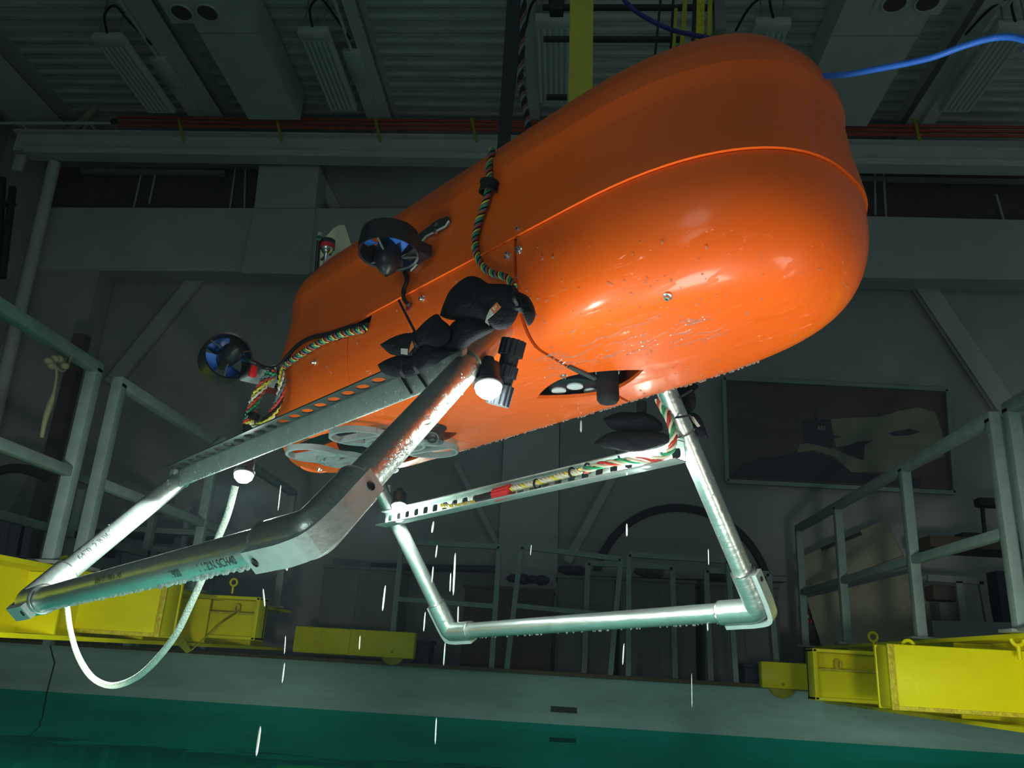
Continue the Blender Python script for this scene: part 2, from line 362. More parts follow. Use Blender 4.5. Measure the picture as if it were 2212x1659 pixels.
# corrugated ceiling: ribs run left to right
cm = MB(); nx = 2; ys = []; y = 1.0; prof = []
while y < WALL_Y+0.05:
    prof += [(y, 0.0), (y+0.035, 0.018), (y+0.115, 0.018), (y+0.15, 0.0)]; y += 0.19
vs = [(X, yy, CEIL+zz) for X in (-8.2, 8.2) for yy, zz in prof] ; n = len(prof)
cm.add(vs, [(i, i+1, n+i+1, n+i) for i in range(n-1)])
ceil = struct('ceiling', cm, 'deck_ceiling', 'corrugated white metal ceiling deck', ang=10)

# lines running away from us along the ceiling are found from one pixel each
def cx_at(px, py, z): return PZ(px, py, z)[0]
def joist(x0, x1, z0, z1, y0, y1, nm, label, m='white_steel', cat='beam', group=None):
    o = MB().box(((x0+x1)/2, (y0+y1)/2, (z0+z1)/2), (x1-x0, y1-y0, z1-z0)).build(nm, m, smooth=False)
    return o
def ibeam_y(xc, wd_, ht, ztop, y0, y1, label, group, flange='white_steel'):
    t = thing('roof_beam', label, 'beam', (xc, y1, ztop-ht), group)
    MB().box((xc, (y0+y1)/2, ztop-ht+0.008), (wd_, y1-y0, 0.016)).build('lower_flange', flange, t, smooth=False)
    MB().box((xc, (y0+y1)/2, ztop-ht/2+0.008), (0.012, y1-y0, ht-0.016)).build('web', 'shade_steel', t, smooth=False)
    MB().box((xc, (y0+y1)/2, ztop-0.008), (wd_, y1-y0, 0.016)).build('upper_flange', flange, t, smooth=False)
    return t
YE = WALL_Y-0.02
ZB = CEIL-0.30
g = 'roof beams running to the rear wall'
for (pa, pb, lab) in (((120, 250), (30, 263), 'wide roof beam nearest the left wall'),
                      ((429, 257), (486, 260), 'roof beam right of the leftmost ceiling light'),
                      ((825, 260), (845, 262), 'roof beam left of the black lifting strap'),
                      ((1141, 150), (1156, 150), 'roof beam just left of the ceiling light behind the slings'),
                      ((1969, 250), (1996, 260), 'roof beam left of the rightmost ceiling light')):
    xa, xb = sorted((cx_at(*pa, ZB), cx_at(*pb, ZB)))
    wd_ = max(0.14, xb-xa)
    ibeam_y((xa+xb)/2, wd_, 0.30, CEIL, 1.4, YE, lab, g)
# ducts
def duct(pl, pr_, zl, lab, vents):
    x0, x1 = cx_at(*pl, zl), cx_at(*pr_, zl)
    t = thing('air_duct', lab, 'duct', ((x0+x1)/2, 8.2, zl), 'white ceiling ducts with round vents')
    segs = [(1.2, 5.55), (5.57, 6.95), (6.97, 8.44)]
    for (a, b) in segs:
        MB().box(((x0+x1)/2, (a+b)/2, zl+0.20), (x1-x0, b-a, 0.40)).build('duct_panel', 'white_steel', t, smooth=False)
    for (px, py) in vents:
        c = PZ(px, py, zl)
        v = MB().lathe([(0, 0.062), (0.004, 0.115), (-0.012, 0.125), (-0.02, 0.118), (-0.018, 0.105), (-0.004, 0.1)], (c[0], c[1], zl-0.012), (0, 0, 1), n=28).build('round_vent', 'white_steel', t)
        MB().lathe([(-0.006, 0.001), (-0.006, 0.09), (-0.0155, 0.1), (-0.0155, 0.001)], (c[0], c[1], zl-0.012), (0, 0, 1), n=28).build('vent_opening', 'brown', v)
    c = PZ(*vents[0], zl); c2 = PZ(*vents[1], zl)
    MB().box(((c[0]+c2[0])/2, (c[1]+c2[1])/2, zl-0.006), (abs(c2[0]-c[0])+0.36, 0.32, 0.012)).build('vent_plate', 'white_steel', t, smooth=False)
ZD = CEIL-0.48
duct((537, 258), (648, 257), ZD, 'wide white duct with two round vents at upper left', ((393, 24), (449, 24)))
duct((1763, 152), (1905, 215), ZD, 'wide white duct with two round vents at upper right', ((1932, 4), (2003, 2)))
# ceiling lights
ZL = 6.2 + CAM_H
def ceiling_light(tl, tr, bl, br_, lab, wire):
    a, b, c, d = (PZ(*q, ZL) for q in (tl, tr, bl, br_)); y0 = (a[1]+b[1])/2; y1 = (c[1]+d[1])/2; x0 = (a[0]+c[0])/2; x1 = (b[0]+d[0])/2
    if x1 < x0: x0, x1 = x1, x0
    t = thing('ceiling_light', lab, 'ceiling light', ((x0+x1)/2, (y0+y1)/2, ZL), 'unlit ribbed ceiling lights')
    MB().box(((x0+x1)/2, (y0+y1)/2, ZL+0.05), (x1-x0, y1-y0, 0.07), bev=0.01).build('housing', 'lamp_white', t)
    n_ = 6
    for i in range(n_):
        x = x0 + (x1-x0)*(i+0.5)/n_
        MB().cyl((x, y0+0.14, ZL+0.012), (x, y1-0.05, ZL+0.012), (x1-x0)/n_*0.40, n=8).build('light_tube', 'lamp_white', t)
    MB().box(((x0+x1)/2, y0+0.05, ZL+0.005), (x1-x0, 0.10, 0.03), bev=0.006).build('end_cap', 'white_steel', t)
    for sx in (x0+0.06, x1-0.06):
        MB().cyl((sx, y0+0.02, ZL+0.08), (sx, y0+0.02, CEIL), 0.008, n=6).build('hanger', 'shade_steel', t)
    xm = (x0+x1)/2
    MB().tube([(xm, y0, ZL+0.06), (xm-0.04, y0-0.06, ZL+0.26), (xm+0.07, y0-0.09, ZL+0.36), (xm+0.2*wire, y0+0.0, ZL+0.24), (xm+0.3*wire, y0+0.35, ZL+0.22)], 0.013, n=6, smooth=5).build('power_cord', 'rubber', t)
ceiling_light((200, 82), (262, 82), (318, 247), (378, 248), 'unlit ribbed ceiling light at far upper left', 1)
ceiling_light((638, 70), (700, 68), (718, 244), (776, 243), 'unlit ribbed ceiling light between left duct and black strap', 1)
ceiling_light((1154, 42), (1228, 42), (1164, 226), (1232, 226), 'unlit ribbed ceiling light behind the yellow sling', -1)
ceiling_light((1614, 50), (1690, 50), (1596, 226), (1664, 226), 'unlit ribbed ceiling light just above the orange nose', -1)
ceiling_light((2150, 58), (2222, 58), (2036, 246), (2102, 246), 'unlit ribbed ceiling light at far upper right', -1)
# junction boxes and conduits beside the lights
for (x, y, lab) in ((362, 155, 'white junction box beside the leftmost ceiling light'), (770, 140, 'white junction box right of the second ceiling light'), (2095, 130, 'white junction box left of the rightmost ceiling light')):
    c = PZ(x, y, ZB-0.02)
    t = thing('junction_box', lab, 'junction box', (c[0], c[1], ZB-0.07), 'junction boxes under the roof beams')
    MB().box((c[0], c[1], ZB-0.035), (0.20, 0.50, 0.07), bev=0.008).build('box_body', 'white_steel', t)
    MB().box((c[0], c[1], ZB-0.074), (0.17, 0.44, 0.008), bev=0.003).build('cover', 'lamp_white', t)
    MB().cyl((c[0], 2.0, ZB-0.03), (c[0], c[1]-0.25, ZB-0.03), 0.018, n=8).build('conduit', 'white_steel', t)
    MB().box((c[0]-0.01, c[1]+0.75, ZB-0.03), (0.15, 1.0, 0.05)).build('cable_tray', 'white_steel', t, smooth=False)
# conductor bars (three orange bars on hangers)
YR = WALL_Y-0.75
t = thing('conductor_bars', 'long bundle of orange crane conductor bars under the ceiling', 'conductor bars', P(1100, 272, YR))
for k, yy in enumerate((263, 272, 281)):
    a = P(252, yy, YR); b = P(2330, yy+4, YR)
    MB().box((a+b)/2, (b[0]-a[0], 0.03, 0.034), bev=0.006).build('bar', 'orange_bar', t)
MB().ball(P(246, 262, YR), 0.05, sc_=(1, .7, .8)).build('end_plug', 'dark', t)
for x in (385, 597, 810, 1018, 1975, 2215):
    a = P(x, 255, YR-0.03); b = P(x+12, 306, YR-0.03)
    bar(a, b, 0.035, 0.012).build('hanger', 'olive', t, smooth=False)
MB().cyl(P(-20, 266, YR), P(240, 266, YR), 0.02, n=8).build('feed_pipe', 'white_steel', t)
# crane runway girder
YG = WALL_Y-0.55
a0, a1 = P(40, 303, YG), P(2300, 317, YG); z1 = (a0[2]+a1[2])/2; z0 = z1-0.24; zf = z0-0.10
t = thing('runway_girder', 'long white crane girder crossing below the ceiling', 'girder', (0, YG, zf))
MB().box(((a0[0]+a1[0])/2, YG, (z1+z0)/2), (a1[0]-a0[0], 0.10, z1-z0)).build('web', 'white_steel', t, smooth=False)
MB().box(((a0[0]+a1[0])/2+0.1, YG-0.05, (z0+zf)/2+0.004), (a1[0]-a0[0]-0.25, 0.2, z0-zf-0.012)).build('lower_flange', 'white_steel', t, smooth=False)
MB().box(((a0[0]+a1[0])/2, YG-0.02, z1+0.012), (a1[0]-a0[0], 0.24, 0.024)).build('upper_flange', 'white_steel', t, smooth=False)
MB().box((a0[0]+0.15, YG-0.06, zf-0.1), (0.14, 0.06, 0.24), bev=0.02).build('end_lug', 'white_steel', t)
for (x0_, x1_) in ((60, 120), (565, 595), (660, 690)):
    pass
for k, (xa, ya, xb, yb) in enumerate(((195, 268, 225, 303), (188, 268, 170, 303), (50, 270, 78, 303))):
    bar(P(xa, ya, YG+0.1), P(xb, yb, YG+0.1), 0.03).build('bracket_rod', 'white_steel', t, smooth=False)
# tan pipe elbow at upper left
o = MB().tube([P(130, 300, YG+0.15), P(175, 265, YG+0.15), P(203, 235, YG+0.15), P(222, 200, YG+0.15)], 0.055, n=12, smooth=3).build('wrapped_pipe', 'ply')
tag(o, 'tan wrapped pipe elbow under the ceiling at left', 'pipe')

# rear wall furniture: panels, recess, ducts, braces
def panel(pts, Y, dep, nm, m, lab, cat, kind=None, group=None):
    o = quad(pts, Y, dep).build(nm, m, smooth=False); tag(o, lab, cat, group, kind); return o
t = thing('wall_recess', 'dark brown shuttered opening high on the left of the rear wall', 'shutter', P(330, 455, WALL_Y-0.05))
quad([(108, 362), (560, 365), (547, 457), (104, 449)], WALL_Y-0.06, 0.05).build('shutter_panel', 'brown', t, smooth=False)
for (xa, ya, xb, yb) in ((308, 362, 288, 452), (338, 365, 322, 440), (508, 365, 496, 456), (530, 365, 528, 456)):
    MB().cyl(P(xa, ya, WALL_Y-0.10), P(xb, yb, WALL_Y-0.10), 0.014, n=6).build('rod', 'wall2', t)
MB().box((P(330, 372, WALL_Y-0.12)), (2.0, 0.06, 0.07)).build('head_rail', 'shade_steel', t, smooth=False)
t = thing('wall_recess', 'dark shuttered opening high on the right of the rear wall', 'shutter', P(2050, 470, WALL_Y-0.05))
quad([(1840, 364), (2300, 372), (2300, 482), (1850, 466)], WALL_Y-0.06, 0.05).build('shutter_panel', 'brown', t, smooth=False)
for (xa, ya, xb, yb) in ((1889, 366, 1891, 466), (1908, 366, 1914, 470), (2152, 420, 2168, 476)):
    MB().cyl(P(xa, ya, WALL_Y-0.10), P(xb, yb, WALL_Y-0.10), 0.014, n=6).build('rod', 'wall2', t)
quad([(1850, 380), (2300, 388), (2300, 396), (1850, 388)], WALL_Y-0.12, 0.05).build('head_rail', 'shade_steel', t, smooth=False)
panel([(104, 448), (1250, 452), (1250, 590), (66, 584)], WALL_Y-0.35, 0.33, 'box_duct', 'wall2', 'long boxed duct across the left of the rear wall', 'duct')
panel([(1250, 452), (2330, 478), (2330, 606), (1250, 592)], WALL_Y-0.35, 0.33, 'box_duct', 'wall2', 'long boxed duct across the right of the rear wall', 'duct')
panel([(560, 357), (690, 357), (680, 449), (549, 449)], WALL_Y-0.42, 0.40, 'wall_pier', 'wall2', 'light boxed block between the girder and the long wall duct, left of the orange hull', 'pier')
panel([(549, 450), (680, 450), (668, 592), (520, 590)], WALL_Y-0.42, 0.065, 'cover_plate', 'wall2', 'pale cover plate on the long wall duct, left of the orange hull', 'plate')
panel([(64, 584), (216, 584), (150, 860), (-20, 1180), (-160, 1180)], WALL_Y-0.36, 0.34, 'wall_pier', 'wall', 'wide pale pier at the left of the rear wall', 'pier')
panel([(1088, 952), (1208, 915), (1202, 1440), (1066, 1430)], WALL_Y-0.14, 0.13, 'wall_pier', 'wall2', 'pale pier behind the skid frame, centre of the rear wall', 'pier')
o = MB().cyl(P(118, 352, WALL_Y-0.5), P(-20, 940, WALL_Y-0.5), 0.075, n=12).build('wall_pipe', 'white_steel'); tag(o, 'white vertical pipe at the left end of the rear wall', 'pipe')
o = bar(P(178, 725, 7.6), np.array([P(178, 725, 7.6)[0], 7.6, RIM]), 0.14, 0.10).build('dark_post', 'brown', smooth=False); tag(o, 'dark maroon post behind the left railing', 'post')
# braces
def brace(a, b, wd_, lab):
    t = thing('wall_brace', lab, 'brace', P(*b, WALL_Y-0.05), 'diagonal steel braces on the rear wall')
    pa, pb = P(*a, WALL_Y-0.05), P(*b, WALL_Y-0.05)
    bar(pa, pb, wd_, 0.05).build('flange', 'wall2', t, smooth=False)
    d = (pb-pa)/np.linalg.norm(pb-pa); nrm = np.array([d[2], 0, -d[0]])
    bar(pa+nrm*wd_*0.62, pb+nrm*wd_*0.62, 0.03, 0.02).build('edge', 'shade_steel', t, smooth=False)
brace((436, 588), (240, 830), 0.19, 'diagonal brace left of the tail thruster')
brace((1995, 615), (2190, 905), 0.24, 'diagonal brace above the right railing')
brace((700, 400), (745, 490), 0.12, 'short diagonal brace left of the top mast')
brace((1330, 1020), (1225, 1215), 0.09, 'diagonal brace below the middle of the far rail')
brace((985, 1000), (1075, 1175), 0.06, 'thin diagonal brace left of the central pier')
rc = (P(1475, 1100, WALL_Y-0.06)+P(1470, 1480, WALL_Y-0.06))/2; rr = (P(1665, 1290, WALL_Y-0.06)[0]-P(1285, 1290, WALL_Y-0.06)[0])/2
t = thing('wall_ring', 'huge dark round ring on the rear wall behind the railings', 'ring', (rc[0], rc[1], rc[2]-rr))
MB().torus(rc, (0, 1, 0), rr, 0.045, n=72, m=8).build('rim', 'dark', t)
MB().lathe([(0, 0.001), (0, rr-0.04), (0.02, rr-0.04), (0.02, 0.001)], rc+np.array([0, 0.02, 0]), (0, 1, 0), n=72).build('disc', 'wall', t)
# framed print
YPN = WALL_Y-0.08
t = thing('framed_print', 'large framed print of a surfaced submarine at sea', 'picture', P(1815, 1055, YPN))
c = [(1563, 818), (2045, 843), (2062, 1065), (1570, 1040)]
quad([(1566, 826), (2040, 850), (2056, 1058), (1573, 1034)], YPN, 0.05).build('print', 'print_sky', t, smooth=False)
fr = MB()
for i in range(4):
    nm = MB(); bar(P(*c[i], YPN-0.01), P(*c[(i+1) % 4], YPN-0.01), 0.045, 0.06, nm); nm.build('frame_bar', 'teal_steel', t, smooth=False)
def art(pts, m, k, nm): MB().prism([P(x, y, YPN-0.002*k) for x, y in pts], (0, 0.002, 0)).build(nm, m, t, smooth=False)
art([(1574, 1030), (1600, 1005), (1640, 990), (1690, 984), (1720, 975), (1760, 978), (1800, 990), (1840, 1021), (1990, 1031), (1990, 1052)], 'sea_dark', 1, 'dark_sea')
art([(1794, 905), (1850, 902), (1900, 900), (1940, 888), (1985, 880), (2020, 890), (2035, 930), (2040, 985), (2000, 1002), (1960, 1010), (1925, 1020), (1840, 1020), (1800, 985), (1755, 972), (1722, 978), (1728, 960), (1750, 957), (1790, 965), (1860, 995), (1866, 960), (1806, 965)], 'print_foam', 2, 'foam')
art([(1733, 908), (1794, 906), (1798, 940), (1822, 943), (1800, 947), (1798, 970), (1770, 962), (1738, 956)], 'sea_dark', 3, 'conning_tower')
art([(1761, 880), (1765, 880), (1766, 908), (1760, 908)], 'sea_dark', 3, 'periscope')
art([(1918, 935), (1965, 926), (1990, 932), (1965, 940), (1930, 942)], 'sea_dark', 3, 'cloud')
art([(1850, 955), (1888, 950), (1868, 962), (1866, 995), (1815, 968)], 'sea_dark', 3, 'wake_shadow')
for x in (1767, 1773, 1779):
    art([(x, 920), (x+4, 920), (x+4, 929), (x, 929)], 'print_foam', 4, 'hull_number')

# far side of the pool: cabinets, crates
def crate(px0, py0, px1, py1, Y, dep, nm, m, lab, cat, group=None):
    a = P(px0, py0, Y); b = P(px1, py1, Y); z0_ = RIM; z1_ = a[2]
    t = thing(nm, lab, cat, ((a[0]+b[0])/2, Y+dep/2, z0_), group)
    MB().box(((a[0]+b[0])/2, Y+dep/2, (z0_+z1_)/2), (abs(b[0]-a[0]), dep, z1_-z0_), bev=0.015).build('body', m, t)
    MB().box(((a[0]+b[0])/2, Y+dep/2, z1_+0.01), (abs(b[0]-a[0])+0.03, dep+0.03, 0.03), bev=0.006).build('top', m, t)
    n_ = 2
    for i in range(n_):
        xx = a[0]+(b[0]-a[0])*(i+0.5)/n_
        MB().box((xx, Y-0.006, (z0_+z1_)/2), (abs(b[0]-a[0])/n_-0.05, 0.012, (z1_-z0_)-0.08), bev=0.003).build('door', m, t)
    return t
crate(1005, 1268, 1190, 1440, 8.1, 0.5, 'wooden_crate', 'crate', 'dark brown wooden crate behind the middle railing', 'crate')
crate(1204, 1247, 1325, 1450, 8.3, 0.5, 'cabinet', 'grey_box', 'grey cabinet right of the brown crate', 'cabinet', 'grey cabinets behind the pool railings')
crate(1340, 1252, 1505, 1460, 8.3, 0.5, 'cabinet', 'grey_box', 'grey cabinet in front of the wall ring', 'cabinet', 'grey cabinets behind the pool railings')
crate(1520, 1262, 1690, 1465, 8.3, 0.5, 'cabinet', 'grey_box', 'grey cabinet behind the right corner of the skid frame', 'cabinet', 'grey cabinets behind the pool railings')
crate(700, 1225, 850, 1400, 8.1, 0.5, 'cabinet', 'grey_box', 'grey cabinet left of the far skid leg', 'cabinet', 'grey cabinets behind the pool railings')
crate(895, 1388, 925, 1432, 7.7, 0.3, 'bin', 'navy', 'small navy bin right of the left bridge wheel', 'bin')
crate(1608, 1440, 1640, 1492, 7.7, 0.3, 'bin', 'navy', 'small navy bin left of the right bridge wheel', 'bin')
for (x0_, y0_, x1_, y1_, m_, lab, Y) in ((1380, 1236, 1425, 1252, 'crate', 'brown bundle lying on the cabinet in front of the ring', 8.4), (1100, 1248, 1180, 1268, 'dark', 'dark coil of hose on the brown crate', 8.25), (1215, 1228, 1255, 1247, 'dark', 'dark tool box on the cabinet right of the crate', 8.4), (1530, 1240, 1570, 1262, 'dark', 'dark coil of cable on the right grey cabinet', 8.4)):
    a = P(x0_, y0_, Y); b = P(x1_, y1_, Y)
    mb = MB()
    for k in range(4):
        mb.ball(((a[0]+(b[0]-a[0])*(k+0.5)/4), Y+0.05*(k % 2), b[2]+0.066), 0.07, sc_=(1.1, 1, 0.6+0.15*(k % 2)))
    tag(mb.build('bundle', m_), lab, 'bundle')
# shelf line on the wall
panel([(800, 1216), (1075, 1222), (1075, 1232), (800, 1226)], WALL_Y-0.3, 0.28, 'wall_shelf', 'dark', 'dark shelf on the rear wall left of the pier', 'shelf')
panel([(1210, 1232), (1700, 1246), (1700, 1256), (1210, 1242)], WALL_Y-0.25, 0.23, 'wall_shelf', 'shade_steel', 'long pale shelf on the rear wall behind the ring', 'shelf')

# railings along the far rim (posts, top rail, mid rail)
def far_rail(tl, tr, bl, br_, ml, mr, Y, lab, m='teal_steel', s=0.045):
    t = thing('railing', lab, 'railing', P(*bl, Y), 'railings behind the pool')
    bar(P(*tl, Y), P(*tr, Y), s).build('top_rail', m, t, smooth=False)
    if ml: bar(P(*ml, Y), P(*mr, Y), s*0.9).build('mid_rail', m, t, smooth=False)
    for a, b in ((tl, bl), (tr, br_)):
        pa = P(*a, Y); pb = P(*b, Y); pb = np.array([pb[0], Y, RIM+0.02])
        bar(pa, pb, s).build('post', m, t, smooth=False)
YF = POOL_Y+0.10
far_rail((868, 1171), (1079, 1181), (846, 1405), (1062, 1443), (858, 1294), (1070, 1310), YF, 'pale green railing section left of the centre')
far_rail((1126, 1181), (1341, 1208), (1095, 1443), (1318, 1464), (1110, 1308), (1330, 1330), YF, 'pale green railing section leaning at the centre')
far_rail((1358, 1198), (1572, 1212), (1357, 1466), (1590, 1482), None, None, YF, 'pale green railing section in front of the ring')
far_rail((1270, 1216), (1452, 1226), (1262, 1440), (1458, 1458), None, None, 8.05, 'dim railing section behind the leaning one', s=0.05)
far_rail((1525, 1232), (1660, 1240), (1535, 1460), (1680, 1470), None, None, 8.05, 'dim railing section behind the right skid corner', s=0.05)

# ------------------------------------------------------------------ side bridges: yellow girders, beams and railings
def side(xg, z_top, z_bot, sgn, name_side):
    y0, y1 = 2.0, POOL_Y+0.2
    t = thing('side_girder', 'long yellow channel girder under the %s railing' % name_side, 'girder', (xg, (y0+y1)/2, z_bot), 'yellow girders along the pool sides')
    MB().box((xg+sgn*0.11, (y0+y1)/2, (z_top+z_bot)/2), (0.02, y1-y0, z_top-z_bot-0.02)).build('web', 'yellow', t, smooth=False)
    MB().box((xg, (y0+y1)/2, z_top-0.011), (0.24, y1-y0, 0.022)).build('top_flange', 'yellow', t, smooth=False)
    MB().box((xg, (y0+y1)/2, z_bot+0.011), (0.24, y1-y0, 0.022)).build('bottom_flange', 'yellow', t, smooth=False)
    for k, yy in enumerate(np.arange(3.2, y1, 0.9)):
        MB().box((xg-sgn*0.0, yy, (z_top+z_bot)/2), (0.2, 0.014, z_top-z_bot-0.05)).build('stiffener', 'yellow', t, smooth=False)
    return t
XR, XL = 2.2, -2.5
side(XR+0.12, 0.118*XR+CAM_H, -0.0865*XR+CAM_H, 1, 'right')
side(XL-0.12, 0.127*2.5+CAM_H, -0.0125*2.5+CAM_H, -1, 'left')
def xbeam(tip, corner_t, corner_b, Y, sgn, L, lab, kind, z=None):
    a = P(*corner_t, Y); b = P(*corner_b, Y); x0 = (a[0]+b[0])/2; zt, zb = a[2], b[2]; h = zt-zb
    x1 = x0 + sgn*L
    t = thing('cross_beam', lab, 'beam', ((x0+x1)/2, Y+0.12, zb), 'yellow cross beams over the water')
    xm = (x0+x1)/2
    if kind == 'box':
        MB().box((xm, Y+0.012, (zt+zb)/2), (L, 0.024, h), bev=0.008).build('front_plate', 'yellow', t)
        MB().box((xm, Y+0.20, (zt+zb)/2), (L, 0.024, h), bev=0.008).build('rear_plate', 'yellow', t)
        MB().box((x0+sgn*0.03, Y+0.106, (zt+zb)/2), (0.05, 0.17, h*0.94), bev=0.008).build('end_plate', 'yellow', t)
        MB().box((xm, Y+0.106, zb+0.02), (L-0.02, 0.165, 0.03)).build('bottom_plate', 'yellow', t, smooth=False)
        MB().box((xm, Y+0.106, zt-0.02), (L-0.02, 0.165, 0.03)).build('top_plate', 'yellow', t, smooth=False)
        MB().box((xm, Y-0.001, zb+0.012), (L, 0.012, 0.022), bev=0.003).build('worn_edge', 'rust_yellow', t)
        MB().box((x0+sgn*0.012, Y-0.002, (zt+zb)/2), (0.035, 0.012, h), bev=0.004).build('corner_weld', 'rust_yellow', t)
    else:
        MB().box((xm, Y+0.15, (zt+zb)/2), (L, 0.02, h)).build('web', 'yellow', t, smooth=False)
        MB().box((xm, Y+0.09, zt-0.012), (L, 0.18, 0.024), bev=0.005).build('top_flange', 'yellow', t)
        MB().box((xm, Y+0.09, zb+0.012), (L, 0.18, 0.024), bev=0.005).build('bottom_flange', 'yellow', t)
        MB().box((x0+sgn*0.015, Y+0.09, (zt+zb)/2), (0.03, 0.18, h), bev=0.006).build('end_plate', 'yellow', t)
        MB().box((xm, Y+0.07, zb+h*0.30), (L-0.05, 0.03, h*0.56)).build('lower_plate', 'yellow', t, smooth=False)
        MB().box((xm, Y+0.05, zb+h*0.60), (L-0.05, 0.09, 0.012)).build('shelf_plate', 'rust_yellow', t, smooth=False)
        q = MB().tube([(x0+sgn*0.16, Y+0.03, zb+h*0.60), (x0+sgn*0.16, Y+0.03, zb+h*0.78), (x0+sgn*0.19, Y+0.03, zb+h*0.78), (x0+sgn*0.19, Y+0.03, zb+h*0.64)], 0.008, n=6, smooth=3)
        q.build('hook', 'rust_yellow', t)
    return t, x0, x1, zt, zb
Y1B, Y2B, Y3B = 4.6, 5.95, POOL_Y+0.02
t1 = xbeam('', (1918, 1390), (1928, 1534), Y1B, 1, 2.2, 'nearest yellow cross beam at lower right with chipped bottom edge', 'box')
t2 = xbeam('', (1755, 1400), (1762, 1513), Y2B, 1, 1.6, 'second yellow cross beam at right with open channel side', 'chan')
t3 = xbeam('', (365, 1254), (340, 1377), Y1B, -1, 2.2, 'nearest yellow cross beam at lower left under the skid corner', 'box')
t4 = xbeam('', (560, 1290), (552, 1384), Y2B, -1, 1.2, 'second yellow cross beam at left with the green strap', 'chan')
def eyebolt(px, py, Y, R, par, ax=(0, 1, 0)):
    c = P(px, py, Y)
    e = MB().torus(c, ax, R, R*0.32, n=24, m=8); e.cyl(c-np.array([0, 0, R]), c-np.array([0, 0, R*3.2]), R*0.34, n=10); e.build('eye_bolt', 'yellow', par)
eyebolt(2198, 1381, Y1B-0.25, 0.030, t1[0]); eyebolt(1962, 1396, Y1B+0.1, 0.03, t1[0], (0.7, 0.7, 0))
eyebolt(1886, 1376, Y2B+0.2, 0.03, t2[0]); eyebolt(138, 1216, Y1B+0.1, 0.034, t3[0]); eyebolt(389, 1262, Y2B, 0.03, t4[0])
eyebolt(505, 1258, Y2B+0.1, 0.025, t4[0])
# wheel carriages on the rim
def carriage(px0, px1, pyt, pyb, wheel_px, lab, stubs):
    Y = Y3B-0.10; a = P(px0, pyt, Y); b = P(px1, pyb, Y); x0, x1 = min(a[0], b[0]), max(a[0], b[0])
    t = thing('bridge_carriage', lab, 'carriage', ((x0+x1)/2, Y, RIM), 'yellow bridge carriages on the pool rim')
    MB().box(((x0+x1)/2, Y+0.04, (a[2]+b[2])/2), (x1-x0, 0.12, a[2]-b[2]), bev=0.01).build('body', 'yellow', t)
    MB().box((x0+(x1-x0)*stubs, Y-0.03, (a[2]+b[2])/2), ((x1-x0)*0.24, 0.03, (a[2]-b[2])*0.94), bev=0.004).build('side_plate', 'yellow', t)
    c = P(*wheel_px, Y)
    wh = MB().lathe([(0.01, 0.001), (0.01, 0.085), (0.02, 0.11), (0.06, 0.11), (0.07, 0.085), (0.07, 0.001)], c, (0, 1, 0), n=32).build('wheel', 'olive', t)
    MB().lathe([(-0.026, 0.001), (-0.026, 0.012), (0.012, 0.012)], c, (0, 1, 0), n=16).build('axle', 'olive', wh)
carriage(640, 893, 1352, 1424, (848, 1408), 'dim yellow wheel carriage on the far rim at left', 0.35)
carriage(1643, 1790, 1428, 1494, (1690, 1478), 'dim yellow wheel carriage on the far rim at right', 0.8)
# green strap on left beam 2
pts = [P(362, 1315, Y1B+0.3), P(372, 1345, Y1B+0.4), P(390, 1385, 5.4), P(408, 1408, 5.5), P(440, 1380, 5.6), P(475, 1345, 5.7), P(512, 1322, Y2B-0.02)]
o = MB().strip(pts, [np.array([0.075, 0, 0.01]), np.array([0.07, 0, 0.015]), np.array([0.055, 0, 0.02]), np.array([0.03, 0, 0.02]), np.array([0.045, 0, 0.045]), np.array([0.045, 0, 0.045]), np.array([0.02, 0, 0.03])], 0.006).build('ratchet_strap', M['yellow_web'])
tag(o, 'yellow green webbing strap hanging in a V from the left beams', 'strap')

def railing(x, z_base, z_mid, z_top, ys, y_near, y_far, lab, s=0.062):
    t = thing('railing', lab, 'railing', (x, (y_near+y_far)/2, z_base), 'painted steel railings on the side bridges')
    MB().box((x, (y_near+y_far)/2, z_top), (s, y_far-y_near, s), bev=0.008).build('top_rail', 'teal_steel', t)
    MB().box((x, (y_near+y_far)/2, z_mid), (s*0.85, y_far-y_near-s, s*0.85), bev=0.006).build('mid_rail', 'teal_steel', t)
    for y in ys:
        MB().box((x, y, (z_base+z_top)/2), (s, s, z_top-z_base), bev=0.006).build('post', 'teal_steel', t)
        MB().box((x, y, z_base+0.008), (0.16, 0.13, 0.016), bev=0.003).build('base_plate', 'shade_steel', t)
    return t
zb, zm, zt = 0.127*2.5+CAM_H, 0.3092*2.5+CAM_H, 0.534*2.5+CAM_H
railing(XL, zb, zm, zt, [2.5, 3.90], 2.0, 3.93, 'near section of the left side railing with a frayed cord')
railing(XL, zb, zm, zt, [4.15, 5.50, 7.25], 4.12, 7.28, 'far section of the left side railing')
zb2, zm2, zt2 = 0.118*XR+CAM_H, 0.337*XR+CAM_H, 0.607*XR+CAM_H
railing(XR, zb2, zm2, zt2, [2.9, 4.04], 2.6, 4.07, 'near section of the right side railing at the frame edge')
railing(XR, zb2, zm2, zt2, [4.22, 5.38, 6.75, 7.9], 4.19, 7.93, 'long section of the right side railing in front of the boards')
# outer railing at left, seen behind
t = thing('railing', 'dim outer railing beyond the left walkway', 'railing', (-3.7, 5.5, zb), 'painted steel railings on the side bridges')
for z_, s_ in ((0.375*2.5+CAM_H, 0.06), (0.20*2.5+CAM_H, 0.06)):
    MB().box((-3.9, 5.2, z_+0.25), (s_, 5.0, s_)).build('rail', 'teal_steel', t, smooth=False)
for y in (5.1, 6.3, 7.5):
    MB().box((-3.9, y, 1.0), (0.06, 0.06, 1.2)).build('post', 'teal_steel', t, smooth=False)
